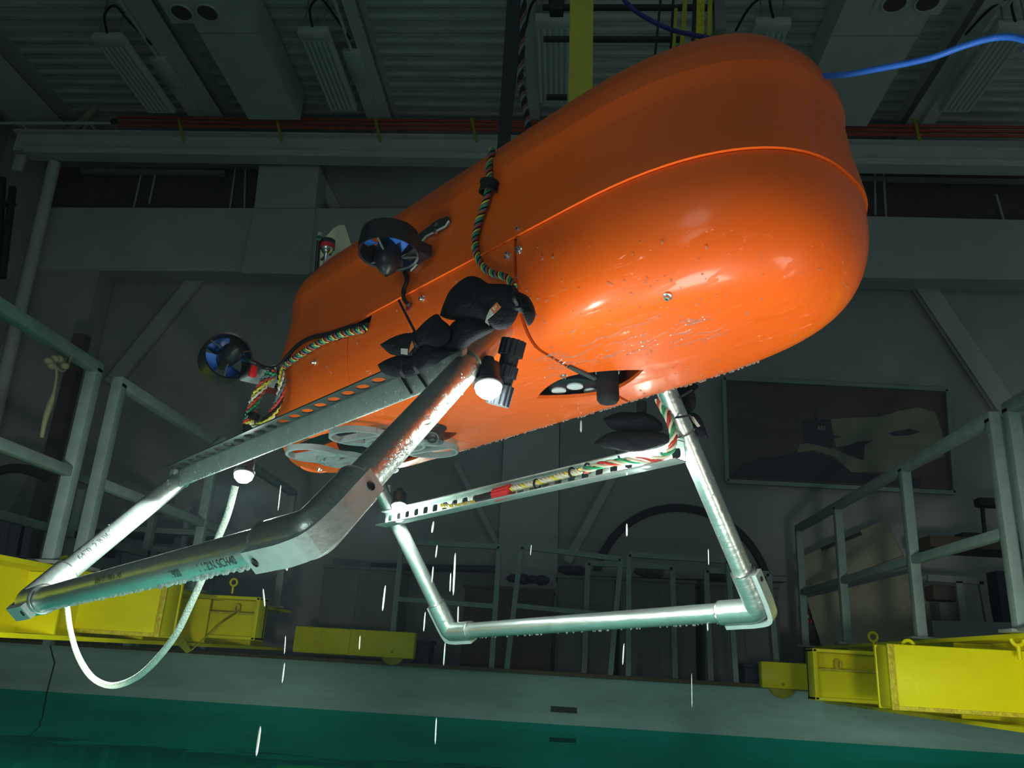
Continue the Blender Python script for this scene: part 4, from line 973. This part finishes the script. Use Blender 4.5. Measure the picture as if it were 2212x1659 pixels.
# ---- thrusters
def thruster(c, ax_, R, h, brk=None):
    """c = centre of the near rim, ax_ = outwards through the near rim"""
    x, y, d = MB().frame(ax_)
    du = MB().lathe([(0, R*0.93), (0.002, R), (-h*0.3, R*1.01), (-h*0.8, R*0.98), (-h, R*0.95), (-h-0.001, R*0.90), (-h*0.6, R*0.88), (-h*0.15, R*0.89)], c, d, n=48, closed=True).build('thruster_duct', 'black', veh, world=False)
    MB().lathe([(-h*0.9, 0.001), (-h*0.9, R*0.36), (-h*0.1, R*0.42), (h*0.35, R*0.42), (h*0.62, R*0.38), (h*0.85, R*0.28), (h*1.02, R*0.15), (h*1.1, R*0.05), (h*1.22, R*0.035), (h*1.24, 0.001)], c, d, n=30).build('nose_cone', 'black', du, world=False)
    for k in range(3):
        t = 2*PI*k/3+0.5; rd = math.cos(t)*x+math.sin(t)*y
        MB().tube([c+rd*R*0.3+d*h*0.15, c+rd*R*0.93-d*0.004], 0.0028, n=8).build('strut', 'dark_alu', du, world=False)
    pr_ = MB()
    for k in range(4):
        t0 = 2*PI*k/4; n_ = 6; vs = []
        for j in range(n_):
            for i in range(2):
                rr_ = R*(0.32 if i == 0 else 0.85); t = t0+j/(n_-1)*1.15; z = -h*0.25-h*0.45*j/(n_-1)
                for dz in (-0.001, 0.001): vs.append(c+(z+dz)*d+rr_*(math.cos(t)*x+math.sin(t)*y))
        fs = []
        for j in range(n_-1):
            b = j*4; q = b+4; fs += [(b, q, q+2, b+2), (b+1, b+3, q+3, q+1), (b, b+1, q+1, q), (b+2, q+2, q+3, b+3)]
        fs += [(0, 2, 3, 1), (4*n_-4, 4*n_-3, 4*n_-1, 4*n_-2)]
        pr_.add(vs, fs)
    pr_.build('propeller', 'blue_plastic', du, world=False, ang=60)
    return du
T1 = VP(839, 548, 1, -0.325)
thruster(T1, (0.05, -0.05, -1), 0.0625, 0.047)
T2 = VK(494, 768, 2.08)
thruster(T2, (1.0, -0.12, -0.04), 0.062, 0.064)
# brackets
bp = [hit(x, y) for x, y in ((972, 470), (976, 480), (968, 492), (925, 514), (913, 530), (908, 572), (893, 588), (868, 588), (862, 560), (905, 512), (950, 478))]
n0 = np.array([0, -1, 0.08])
MB().prism([p+n0*0.001 for p in bp], n0*0.006).build('thruster_bracket', 'dark_alu', veh, world=False, smooth=False)
MB().tube([p+n0*0.0075 for p in bp[1:7]], 0.0022, n=6).build('bracket_edge', 'rail_alu', veh, world=False)
for (x, y) in ((948, 489), (947, 503)):
    p = hit(x, y); MB().lathe([(0.004, 0.006), (0.010, 0.006), (0.011, 0.001)], p, n0, n=8).build('bolt', 'chrome', veh, world=False)
MB().box((T1+np.array([0.02, 0.055, 0.02])), (0.05, 0.05, 0.03), bev=0.005).build('thruster_arm', 'black', veh, world=False)
b2 = [VK(x, y, 2.15) for x, y in ((518, 822), (560, 800), (606, 790), (606, 842), (588, 838), (562, 832))]
MB().prism(b2, (0.0, 0.0, 0.006)).build('thruster_bracket', 'rail_alu', veh, world=False, smooth=False)
MB().box(VK(547, 797, 2.13), (0.014, 0.02, 0.045), bev=0.004).build('mount_block', 'red', veh, world=False)
# ---- cables on the hull
def on_hull(pts, off): 
    o = []
    for x, y in pts:
        p = hit(x, y)
        if p is None: p = VP(x, y, 1, -0.2)
        o.append(p+np.array([0.0, -off, -off*0.2]))
    return o
def twist(path, cols, R, r, turns, name, parent, smooth=6, jit=0.0):
    h = None; pts = catmull([np.asarray(p, float) for p in path], smooth); n = len(pts)
    for ci, c in enumerate(cols):
        q = []; x = np.array([0.3, 0.2, 0.9]); 
        for i in range(n):
            t = pts[min(i+1, n-1)]-pts[max(i-1, 0)]; t = t/np.linalg.norm(t); x = x-t*(x@t); x = x/np.linalg.norm(x); y = np.cross(t, x)
            a = 2*PI*(turns*i/(n-1)+ci/len(cols)); rr_ = R*(1+jit*math.sin(i*1.7+ci))
            q.append(pts[i]+rr_*(math.cos(a)*x+math.sin(a)*y))
        o = MB().tube(q, r, n=6)
        if h is None: h = o.build(name, c, parent, world=False)
        else: o.build('wire', c, h, world=False)
    return h
WC = ['w_teal', 'w_yellow', 'rubber', 'w_red', 'w_teal', 'rubber', 'w_green']
twist(on_hull([(1072, 328), (1066, 365), (1066, 400), (1058, 440), (1044, 480), (1036, 520), (1040, 552), (1055, 580), (1078, 594), (1104, 602), (1122, 622)], 0.012), WC, 0.0050, 0.0024, 13, 'wire_harness', veh, smooth=14)
rc_ = on_hull([(1067, 408)], 0.014)[0]
MB().lathe([(-0.012, 0.016), (-0.012, 0.0195), (-0.009, 0.0195), (-0.009, 0.0175), (0.009, 0.0175), (0.009, 0.0195), (0.012, 0.0195), (0.012, 0.016)], rc_, (0.15, 0, 1), n=32, closed=True).build('cable_grommet', 'rubber', veh, world=False)
cb = [T1+np.array([0.02, 0.02, -0.02])] + on_hull([(878, 584), (885, 606), (878, 630), (880, 648), (890, 660)], 0.008)
MB().tube(cb, 0.0046, n=10, smooth=6).build('thruster_cable', 'black', veh, world=False)
p = hit(884, 664); MB().ball(p, 0.010, sc_=(1.2, 0.35, 1)).build('cable_port', 'mud_red', veh, world=False)
W_ = -0.262
blk = on_hull([(800, 703), (760, 708), (718, 722), (684, 729), (656, 742), (632, 765)], 0.008) + [VP(604, 790, 1, W_), VP(575, 795, 1, W_-0.02), VK(548, 783, 2.04), VK(525, 772, 2.05)]
MB().tube(blk, 0.0055, n=10, smooth=6).build('thruster_cable', 'black', veh, world=False)
hb = on_hull([(796, 712), (752, 722), (706, 738), (664, 762), (630, 786)], 0.010) + [VP(598, 802, 1, W_)]
twist(hb, WC, 0.0062, 0.0028, 12, 'wire_harness', veh, smooth=14)
twist([VP(x, y, 1, W_) for x, y in ((600, 802), (582, 812), (562, 842), (548, 874), (540, 900), (536, 915))], ['w_yellow', 'w_red', 'w_teal', 'w_green', 'w_red', 'w_white'], 0.0095, 0.0034, 1.6, 'wire_loop', veh, smooth=12, jit=0.3)
twist([VP(x, y, 1, W_) for x, y in ((604, 800), (609, 826), (604, 860), (590, 890), (570, 914), (548, 924))], ['w_yellow', 'rubber', 'w_red', 'w_teal', 'w_white'], 0.0065, 0.0032, 1.6, 'wire_loop', veh, smooth=12, jit=0.3)
for (x, y, dx, dy, r) in ((534, 932, 0, 24, 0.011), (602, 836, -4, 10, 0.010), (540, 897, -8, 2, 0.012), (548, 899, 12, 2, 0.010)):
    MB().cyl(VP(x-dx/2, y-dy/2, 1, W_), VP(x+dx/2, y+dy/2, 1, W_), r, n=12).build('cable_connector', 'rubber', veh, world=False)
# cable on the far rail
WF = 0.322
bb = [VP(x, y, 1, WF) for x, y in ((952, 1092), (985, 1092), (1015, 1086), (1046, 1076))]
twist(bb, ['w_yellow', 'w_white', 'w_yellow'], 0.0042, 0.0032, 6, 'rail_cable', veh, smooth=8)
MB().cyl(VP(1032, 1079, 1, WF), VP(1070, 1069, 1, WF), 0.0125, n=20).build('cable_connector', 'black', veh, world=False)
pc0, pc1 = VP(1070, 1069, 1, WF), VP(1104, 1060, 1, WF)
gear(((pc0+pc1)/2), pc1-pc0, 0.0185, np.linalg.norm(pc1-pc0), n=12).build('connector_ring', 'red', veh, world=False)
bb = [VP(x, y, 1, WF) for x, y in ((1106, 1056), (1140, 1048), (1180, 1037), (1220, 1026), (1255, 1017))]
twist(bb, ['w_white', 'w_yellow', 'w_white', 'w_white'], 0.0055, 0.0042, 5, 'rail_cable', veh, smooth=8)
bb = [VP(x, y, 1, WF-0.01) for x, y in ((1262, 1016), (1300, 1004), (1350, 996), (1410, 992), (1446, 975), (1455, 945), (1448, 912), (1434, 885), (1422, 862))]
twist(bb, ['w_green', 'w_white', 'w_red', 'w_white'], 0.0062, 0.0034, 5, 'lamp_cable', veh, smooth=10)
for (x, y) in ((1160, 1046), (1236, 1021), (1270, 1012), (1432, 868)):
    MB().torus(VP(x, y, 1, WF), (1, 0, 0), 0.012, 0.003, n=18, m=6).build('cable_tie', 'rubber', veh, world=False)
# mast, beacon and fin on top of the tail
ks = 2.62
fn = [VK(x, y, 2.60) for x, y in ((690, 602), (692, 538), (703, 512), (722, 492), (733, 486), (738, 500), (752, 545), (742, 580))]
MB().prism(fn, (0.012, 0.012, 0)).build('tail_fin', 'fin', veh, world=False)
MB().cyl(VK(682, 600, 2.5), VK(689, 520, 2.5), 0.006, n=12).build('antenna_mast', 'black', veh, world=False)
MB().lathe([(0, 0.004), (0, 0.010), (0.012, 0.010), (0.014, 0.001)], VK(690, 512, 2.5), (0, 0, 1), n=16).build('antenna_tip', 'chrome', veh, world=False)
bc = VK(706, 545, 2.5)
bk = MB().lathe([(-0.05, 0.006), (-0.01, 0.007), (0.0, 0.014), (0.006, 0.019), (0.018, 0.0205), (0.04, 0.0205), (0.041, 0.001)], bc, (0.02, 0, 1), n=24).build('beacon', 'chrome', veh, world=False)
MB().lathe([(0.012, 0.0208), (0.012, 0.0225), (0.026, 0.0225), (0.026, 0.0208)], bc, (0.02, 0, 1), n=24, closed=True).build('red_band', 'red', bk, world=False)
MB().lathe([(0.026, 0.0208), (0.026, 0.0218), (0.041, 0.0218), (0.041, 0.0208)], bc, (0.02, 0, 1), n=24, closed=True).build('black_band', 'black', bk, world=False)
MB().tube([VK(x, y, 2.5) for x, y in ((693, 562), (700, 556), (708, 550), (716, 549))], 0.004, n=8, smooth=3).build('mast_clip', 'black', veh, world=False)

# ---- water drops on the hull and rails
dr_ = MB(); cnt = 0
def drop(p, r, sc_=(1, 1, 1)): dr_.ball(p, r, nu=6, nv=4, sc_=sc_)
while cnt < 420:
    x = rng.uniform(620, 1860); y = rng.uniform(520, 1015)
    if cnt > 230: x = rng.uniform(1120, 1560); y = rng.uniform(600, 960)
    p = hit(x, y); 
    cnt += 1
    if p is None or (p[2] < 0.09 and ((-0.45 < p[0] < 0.0 and abs(p[1]) < 0.15) or 0.4 < p[0] < 0.67 and abs(p[1]-0.04) < 0.06)): continue
    drop(p, rng.uniform(0.0009, 0.0030))
for k in range(230):                              # the row of drops along the lowest edge
    x = rng.uniform(985, 1640); y = 977-(x-983)*0.302+ (0 if x < 1480 else -(x-1480)*0.06); p = None
    for dy in range(0, 40, 2):
        p = hit(x, y+20-dy)
        if p is not None: break
    if p is not None: drop(p, rng.uniform(0.0012, 0.0036), (1, 1, 1.3))
for k in range(200):
    a_ = rng.uniform(RA0, RA1); drop((a_, -0.3485, rng.uniform(-0.033, 0.012) if k % 3 else -0.033), rng.uniform(0.0008, 0.0026), (1, 1, 1.2))
for k in range(140):
    s_ = rng.uniform(0.05, 0.98); p = barpos(s_); drop(p+np.array([0, -0.004, -R_P-0.001]), rng.uniform(0.001, 0.0045 if s_ > 0.6 else 0.003), (1, 1, 1.2))
for key, n_ in (('near_front', 110), ('near_rear', 30), ('far_front', 60), ('far_rear', 20)):
    for k in range(n_):
        e, t_ = E[key], T[key]; d = (t_-e)/np.linalg.norm(t_-e); f_ = camv-e; f_ = f_-d*(f_@d); f_ /= np.linalg.norm(f_); y_ = np.cross(d, f_); a_ = rng.uniform(-1.3, 1.3)
        if key == 'near_front': a_ = abs(a_)*(-1 if y_[2] > 0 else 1)
        drop(e+(t_-e)*rng.uniform(0.25, 1.0)+(R_P)*(f_*math.cos(a_)+y_*math.sin(a_)), rng.uniform(0.0008, 0.0022))
for k in range(60):
    s_ = rng.uniform(0.02, 0.98); drop(E['far_front']+(E['far_rear']-E['far_front'])*s_+np.array([0, 0, -R_P-0.001]), rng.uniform(0.001, 0.003), (1, 1, 1.2))
o = dr_.build('water_beads', 'water_drop', veh, world=False); o['kind'] = 'stuff'; o['label'] = 'clear water drops beading on the hull and frame'

rv = MB()
for k in range(46):                               # thin rivulets running along the wet underside of the nose
    x = rng.uniform(1150, 1500); y = 812-(x-1150)*0.30+rng.normal()*26
    L = rng.uniform(20, 85); q = []
    for i in range(6):
        p = hit(x+L*i/5, y-L*i/5*(0.30+0.05*rng.normal())+rng.normal()*1.0)
        if p is not None and not (0.38 < p[0] < 0.68 and p[2] < 0.085 and abs(p[1]-0.04) < 0.07): q.append(p)
    if len(q) > 3: rv.tube(q, [0.0003, 0.0013, 0.0016, 0.0011, 0.0003], n=6, smooth=2)
o = rv.build('water_rivulets', 'water_drop', veh, world=False); o['kind'] = 'stuff'; o['label'] = 'wet streaks on the underside of the nose'

# ================================================================== things tied to or hanging from the vehicle
VN = np.array([0.55, -0.75, -0.35]); VN /= np.linalg.norm(VN)
def pouch(lobes, wpl, th, label, group, tags=()):
    mb = MB()
    for o in lobes:
        pts = catmull([VP(x, y, 1, wpl) for x, y in o]+[VP(*o[0], 1, wpl)], 4)[:-1]; n = len(pts); c = sum(pts)/n
        for sg in (1, -1):
            rings = [(1.0, 0.0), (0.96, 0.32), (0.86, 0.58), (0.68, 0.80), (0.42, 0.95), (0.15, 1.0)]
            b = len(mb.v)
            for s_, h_ in rings: 
                mb.v += [tuple(c+(p-c)*s_+VN*sg*th*h_*(1+0.04*math.sin(5*math.atan2((p-c)[2], (p-c)[0])))) for p in pts]
            mb.v.append(tuple(c+VN*sg*th)); k = len(mb.v)-1
            for j in range(len(rings)-1): mb.f += [(b+j*n+i, b+j*n+(i+1) % n, b+(j+1)*n+(i+1) % n, b+(j+1)*n+i) for i in range(n)]
            b2_ = b+(len(rings)-1)*n; mb.f += [(b2_+i, b2_+(i+1) % n, k) for i in range(n)]
    A = np.array(mb.v); base = (A.min(0)+A.max(0))/2; base[2] = A[:, 2].min()
    m_ = VM @ Matrix.Translation(Vector(base))
    t = thing('ballast_pouch', label, 'weight pouch', None, group, matrix=m_)
    mb.v = [tuple(np.asarray(p)-base) for p in mb.v]
    mb.build('pouch_cloth', 'mesh_cloth', t, world=False, ang=60)
    return t, base
def tieband(t, base, x0, y0, x1, y1, wpl, k=0.006, name='cable_tie'):
    p0, p1 = VP(x0, y0, 1, wpl)-base, VP(x1, y1, 1, wpl)-base; mid = (p0+p1)/2+VN*k
    d = p1-p0; d /= np.linalg.norm(d); wv = np.cross(d, VN); wv = wv/np.linalg.norm(wv)*0.0048
    MB().strip(catmull([p0, (p0+mid)/2+VN*k*0.4, mid, (p1+mid)/2+VN*k*0.4, p1], 4), wv, 0.0018).build(name, 'rubber', t, world=False)
WPN = -0.392
gp = 'black weight pouches tied to the near rail'
ta, ba = pouch([[(821, 745), (840, 733), (860, 724), (882, 719), (900, 722), (906, 742), (896, 766), (869, 769), (846, 766), (833, 757)],
       [(892, 722), (920, 693), (943, 678), (955, 690), (973, 708), (968, 738), (946, 750), (920, 745), (903, 748)]], WPN, 0.016, 'black knit pouch with one pointed end and one square end, leftmost upper one', gp)
tb, bb_ = pouch([[(816, 788), (834, 777), (855, 769), (877, 764), (898, 768), (906, 795), (898, 811), (869, 815), (845, 813), (826, 805)],
       [(890, 762), (910, 743), (927, 741), (948, 752), (972, 757), (990, 759), (975, 766), (955, 777), (941, 787), (920, 796), (903, 803), (894, 795)]], WPN+0.01, 0.018, 'black knit pouch with a white tag lying lowest on the near rail', gp)
tc, bc_ = pouch([[(965, 715), (980, 695), (1000, 688), (1023, 683), (1058, 698), (1070, 710), (1045, 726), (1023, 738), (998, 757), (975, 760), (955, 758), (960, 738)]], WPN+0.02, 0.020, 'creased black knit pouch in the middle of the cluster', gp)
td, bd_ = pouch([[(950, 682), (958, 657), (972, 628), (998, 604), (1018, 596), (1038, 601), (1055, 612), (1085, 613), (1112, 620), (1124, 645), (1116, 685), (1098, 708), (1072, 712), (1050, 697), (1012, 690), (985, 692), (965, 689)],
       [(1104, 625), (1125, 632), (1142, 642), (1153, 662), (1156, 680), (1150, 696), (1141, 704), (1136, 690), (1125, 674), (1108, 668)]], WPN+0.02, 0.026, 'largest black knit pouch marked 5lb on an orange tag', gp)
for t, b, l in ((ta, ba, (895, 716, 905, 752)), (tb, bb_, (895, 762, 905, 806)), (tb, bb_, (872, 768, 874, 816)), (td, bd_, (1110, 618, 1118, 660))): tieband(t, b, *l, WPN, 0.022)
tieband(tb, bb_, 868, 814, 890, 850, -0.350, 0.001); tieband(tb, bb_, 901, 805, 924, 838, -0.350, 0.001)
tieband(ta, ba, 861, 648, 897, 718, -0.30, 0.0, 'tie_tail')
def decal(t, base, pts, k, off, m, name, plane=WPN):
    MB().prism([VP(x, y, 1, plane)-base+VN*off for x, y in pts], VN*k).build(name, m, t, world=False, smooth=False)
decal(td, bd_, [(1083, 658), (1092, 668), (1077, 683), (1069, 672)], 0.001, 0.036, 'orange_tag', 'orange_tag')
decal(td, bd_, [(1069, 672), (1077, 683), (1063, 694), (1068, 708), (1058, 700), (1062, 686)], 0.001, 0.036, 'white_tag', 'white_tag')
def decal_text(t, base, s_, size, org, xdir, m, off, plane=WPN, name='lettering'):
    me = text_mesh(s_, size); o = VP(*org, 1, plane)-base; x = VP(*xdir, 1, plane)-base-o; x = x-VN*(x@VN); x /= np.linalg.norm(x); y = np.cross(VN, x)
    for v in me.vertices: v.co = Vector(o+x*v.co.x+y*v.co.y+VN*off)
    me.materials.append(M[m]); ob = bpy.data.objects.new(name, me); COL.objects.link(ob); ob.parent = t
decal_text(td, bd_, '5lb', 0.0085, (1078, 678), (1093, 664), 'white_tag', 0.0375)
decal(tb, bb_, [(876, 754), (891, 755), (890, 768), (876, 766)], 0.001, 0.026, 'white_tag', 'white_tag')
decal_text(tb, bb_, 'LEGEND', 0.0035, (877, 762), (891, 763), 'ink', 0.0275)
decal(ta, ba, [(900, 737), (904, 751), (899, 757), (893, 763), (896, 748)], 0.001, 0.026, 'orange_tag', 'orange_tag')
gf = 'black weight pouches tied to the far rail and leg'
WPF = 0.33
pouch([[(1302, 905), (1322, 895), (1345, 890), (1372, 891), (1402, 894), (1428, 912), (1430, 930), (1400, 934), (1350, 932), (1320, 926)]], WPF, 0.026, 'upper pointed black pouch above the front lamp on the far rail', gf)
pouch([[(1283, 957), (1305, 940), (1330, 931), (1360, 929), (1400, 930), (1440, 938), (1442, 958), (1400, 974), (1360, 976), (1325, 970), (1302, 967)]], WPF-0.02, 0.026, 'lower pointed black pouch behind the front lamp on the far rail', gf)
pouch([[(1452, 848), (1464, 838), (1482, 832), (1500, 828), (1509, 836), (1500, 846), (1504, 864), (1501, 882), (1488, 892), (1470, 888), (1458, 872)]], 0.40, 0.022, 'round black pouch tied high on the far front leg', gf)
tg, bg = pouch([[(1482, 892), (1500, 892), (1514, 903), (1522, 922), (1530, 946), (1520, 946), (1506, 942), (1492, 934), (1484, 914)]], 0.40, 0.014, 'black pouch flap with a pale label below the round pouch', gf)
decal(tg, bg, [(1488, 896), (1498, 900), (1512, 920), (1506, 922), (1494, 908)], 0.001, 0.0145, 'white_tag', 'white_tag', 0.40)
MB_ = MB().cyl(VP(1386, 868, 1, WPF), VP(1386, 892, 1, WPF), 0.012, n=16); MB_.build('lamp_neck', 'black', veh, world=False)
for (x0, y0, x1, y1) in ((1446, 872, 1495, 842), (1452, 902, 1492, 896), (1332, 972, 1350, 1012), (1378, 975, 1388, 1004)):
    p0, p1 = VP(x0, y0, 1, 0.35), VP(x1, y1, 1, 0.35); d = p1-p0; wv = np.cross(d, VN); wv = wv/np.linalg.norm(wv)*0.005
    MB().strip([p0+VN*0.026, (p0+p1)/2+VN*0.03, p1+VN*0.026], wv, 0.002).build('cable_tie', 'rubber', veh, world=False)

# black webbing sling above the hull with a rope beside it
p0, p1 = W2(VP(1086, 322, 1, -0.05)), W2(VP(1103, 160, 1, -0.02)); 
pts = [W2(VP(1087, 322, 1, -0.06)), W2(VP(1094, 240, 1, -0.04)), W2(VP(1104, 120, 1, -0.02)), W2(VP(1116, -40, 1, 0.0)), W2(VP(1122, -160, 1, 0.0))+np.array([0, 0, 0.6])]
wv = [CR*0.030, CR*0.033, CR*0.040, CR*0.046, CR*0.048]
o = MB().strip(pts, wv, 0.005).build('black_sling', 'sling'); tag(o, 'black webbing strap holding the hull from above', 'sling')
def world_twist(path, cols, R, r, turns, name, label, cat, smooth=12):
    t = thing(name, label, cat, path[len(path)//2]); inv = np.array(WORLD[t.name].inverted())
    loc = [np.asarray(p)@inv[:3, :3].T+inv[:3, 3] for p in path]
    twist(loc, cols, R, r, turns, 'strand', t, smooth=smooth); return t
world_twist([W2(VP(x, y, 1, -0.03)) for x, y in ((1134, -60), (1131, 20), (1128, 100), (1124, 170), (1130, 210), (1138, 250), (1142, 285))], ['rubber', 'w_teal', 'w_darkred', 'rubber'], 0.005, 0.0036, 9, 'braided_line', 'dark multicoloured line hanging beside the black strap', 'rope')
o = MB().tube([W2(VP(x, y, 1, 0.0)) for x, y in ((1770, 165), (1830, 161), (1900, 148), (1968, 135), (2020, 122), (2080, 100), (2140, 83), (2185, 80), (2225, 90), (2290, 115))] + [W2(VP(2290, 115, 1, 0.0))+np.array(q) for q in ((0.35, -0.1, 0.0), (0.9, -0.2, 0.25), (1.6, -0.3, 1.1))], 0.0050, n=12, smooth=6).build('blue_tether', 'blue_rope')
tag(o, 'bright blue tether running from the nose to the right edge', 'cable')
o = MB().tube([W2(VP(1330, -40, 1, 0.1))+np.array((-0.3, 0.5, 1.6)), W2(VP(1330, -40, 1, 0.1))+np.array((-0.12, 0.2, 0.6))] + [W2(VP(x, y, 1, 0.1)) for x, y in ((1330, -40), (1360, 12), (1402, 42), (1450, 64), (1500, 76), (1540, 84))], 0.0055, n=10, smooth=6).build('navy_tether', 'navy_rope')
tag(o, 'dark blue cable dropping to the top of the hull', 'cable')
o = MB().tube([W2(VP(x, y, 1, -0.42)) for x, y in ((508, 1050), (492, 1110), (470, 1165), (452, 1212), (437, 1250), (412, 1305), (380, 1370), (335, 1428), (290, 1466), (240, 1481), (198, 1462), (168, 1415), (152, 1360), (145, 1310), (140, 1285)) ], 0.0072, n=12, smooth=8).build('white_rope', 'white_rope')
tag(o, 'pale braided rope looping down below the near skid bar', 'rope')

# falling drips and strings of water (thin streams of real drops)
dp = MB()
for (x0, y0, x1, y1, wd_, wp) in ((563, 1566, 553, 1636, 7, -0.6), (568, 1270, 572, 1312, 5, -0.6), (833, 1262, 826, 1322, 5, 0.2), (617, 1203, 620, 1234, 9, -0.66), (937, 1125, 933, 1152, 6, 0.2), (945, 1176, 941, 1206, 4, 0.2), (936, 1222, 933, 1260, 4, 0.2), (984, 1190, 979, 1290, 6, 0.3), (974, 1236, 972, 1280, 4, 0.3), (990, 1308, 989, 1348, 4, 0.66), (919, 1320, 915, 1366, 4, 0.4), (962, 1385, 958, 1440, 4, 0.6), (778, 1372, 776, 1405, 3, 0.2), (617, 1372, 614, 1414, 3, -0.5), (615, 1430, 609, 1477, 4, -0.5), (943, 1548, 940, 1610, 4, 0.3), (1354, 1130, 1354, 1160, 5, 0.4), (1348, 1388, 1345, 1438, 4, 0.4), (1530, 1184, 1531, 1222, 3, 0.4), (1528, 1336, 1529, 1364, 4, 0.66), (1494, 1452, 1495, 1532, 2, 0.6), (1255, 907, 1255, 935, 6, 0.1), (607, 1045, 600, 1105, 3, -0.5), (968, 1310, 969, 1340, 4, 0.66), (1353, 1010, 1354, 1028, 6, 0.33), (580, 1198, 577, 1238, 5, -0.66), (1148, 1176, 1146, 1200, 2, 0.3)):
    p0, p1 = W2(VP(x0, y0, 1, wp)), W2(VP(x1, y1, 1, wp)); k = ((p0+p1)/2-CAM)@CF; r = wd_/F_PX*k*0.42
    L = np.linalg.norm(p1-p0); n_ = max(1, int(L/0.07)); d = (p1-p0)/L
    for i in range(n_):
        a_ = p0+(p1-p0)*(i+0.04)/n_; b_ = p0+(p1-p0)*(i+0.96)/n_
        dp.tube([a_, a_+(b_-a_)*0.12, (a_+b_)/2, b_-(b_-a_)*0.12, b_], [r*0.2, r*0.8, r, r*0.85, r*0.2], n=6)
M['drip'] = mat('falling_water', (0.80, 0.88, 0.86), 0.1, trans=0.45, ior=1.33)
tag(dp.build('falling_drips', 'drip'), 'thin strings of water dripping from the vehicle', 'water', kind='stuff')

# ------------------------------------------------------------------ thin haze volume added to give the lamps a glow
def haze():
    m = bpy.data.materials.new('haze'); m.use_nodes = True; nt = m.node_tree; nt.nodes.remove(nt.nodes['Principled BSDF'])
    v = nt.nodes.new('ShaderNodeVolumeScatter'); v.inputs['Density'].default_value = 0.0014; v.inputs['Color'].default_value = (0.6, 0.85, 1.0, 1); v.inputs['Anisotropy'].default_value = 0.3
    nt.links.new(v.outputs[0], nt.nodes['Material Output'].inputs['Volume']); M['haze'] = m
    o = MB().box((-0.18, 3.6, 1.8), (3.6, 7.4, 3.5)).build('glow_haze', 'haze', smooth=False)
    tag(o, 'thin haze added over the pool to give the lamps a glow', 'haze', kind='stuff')
haze()
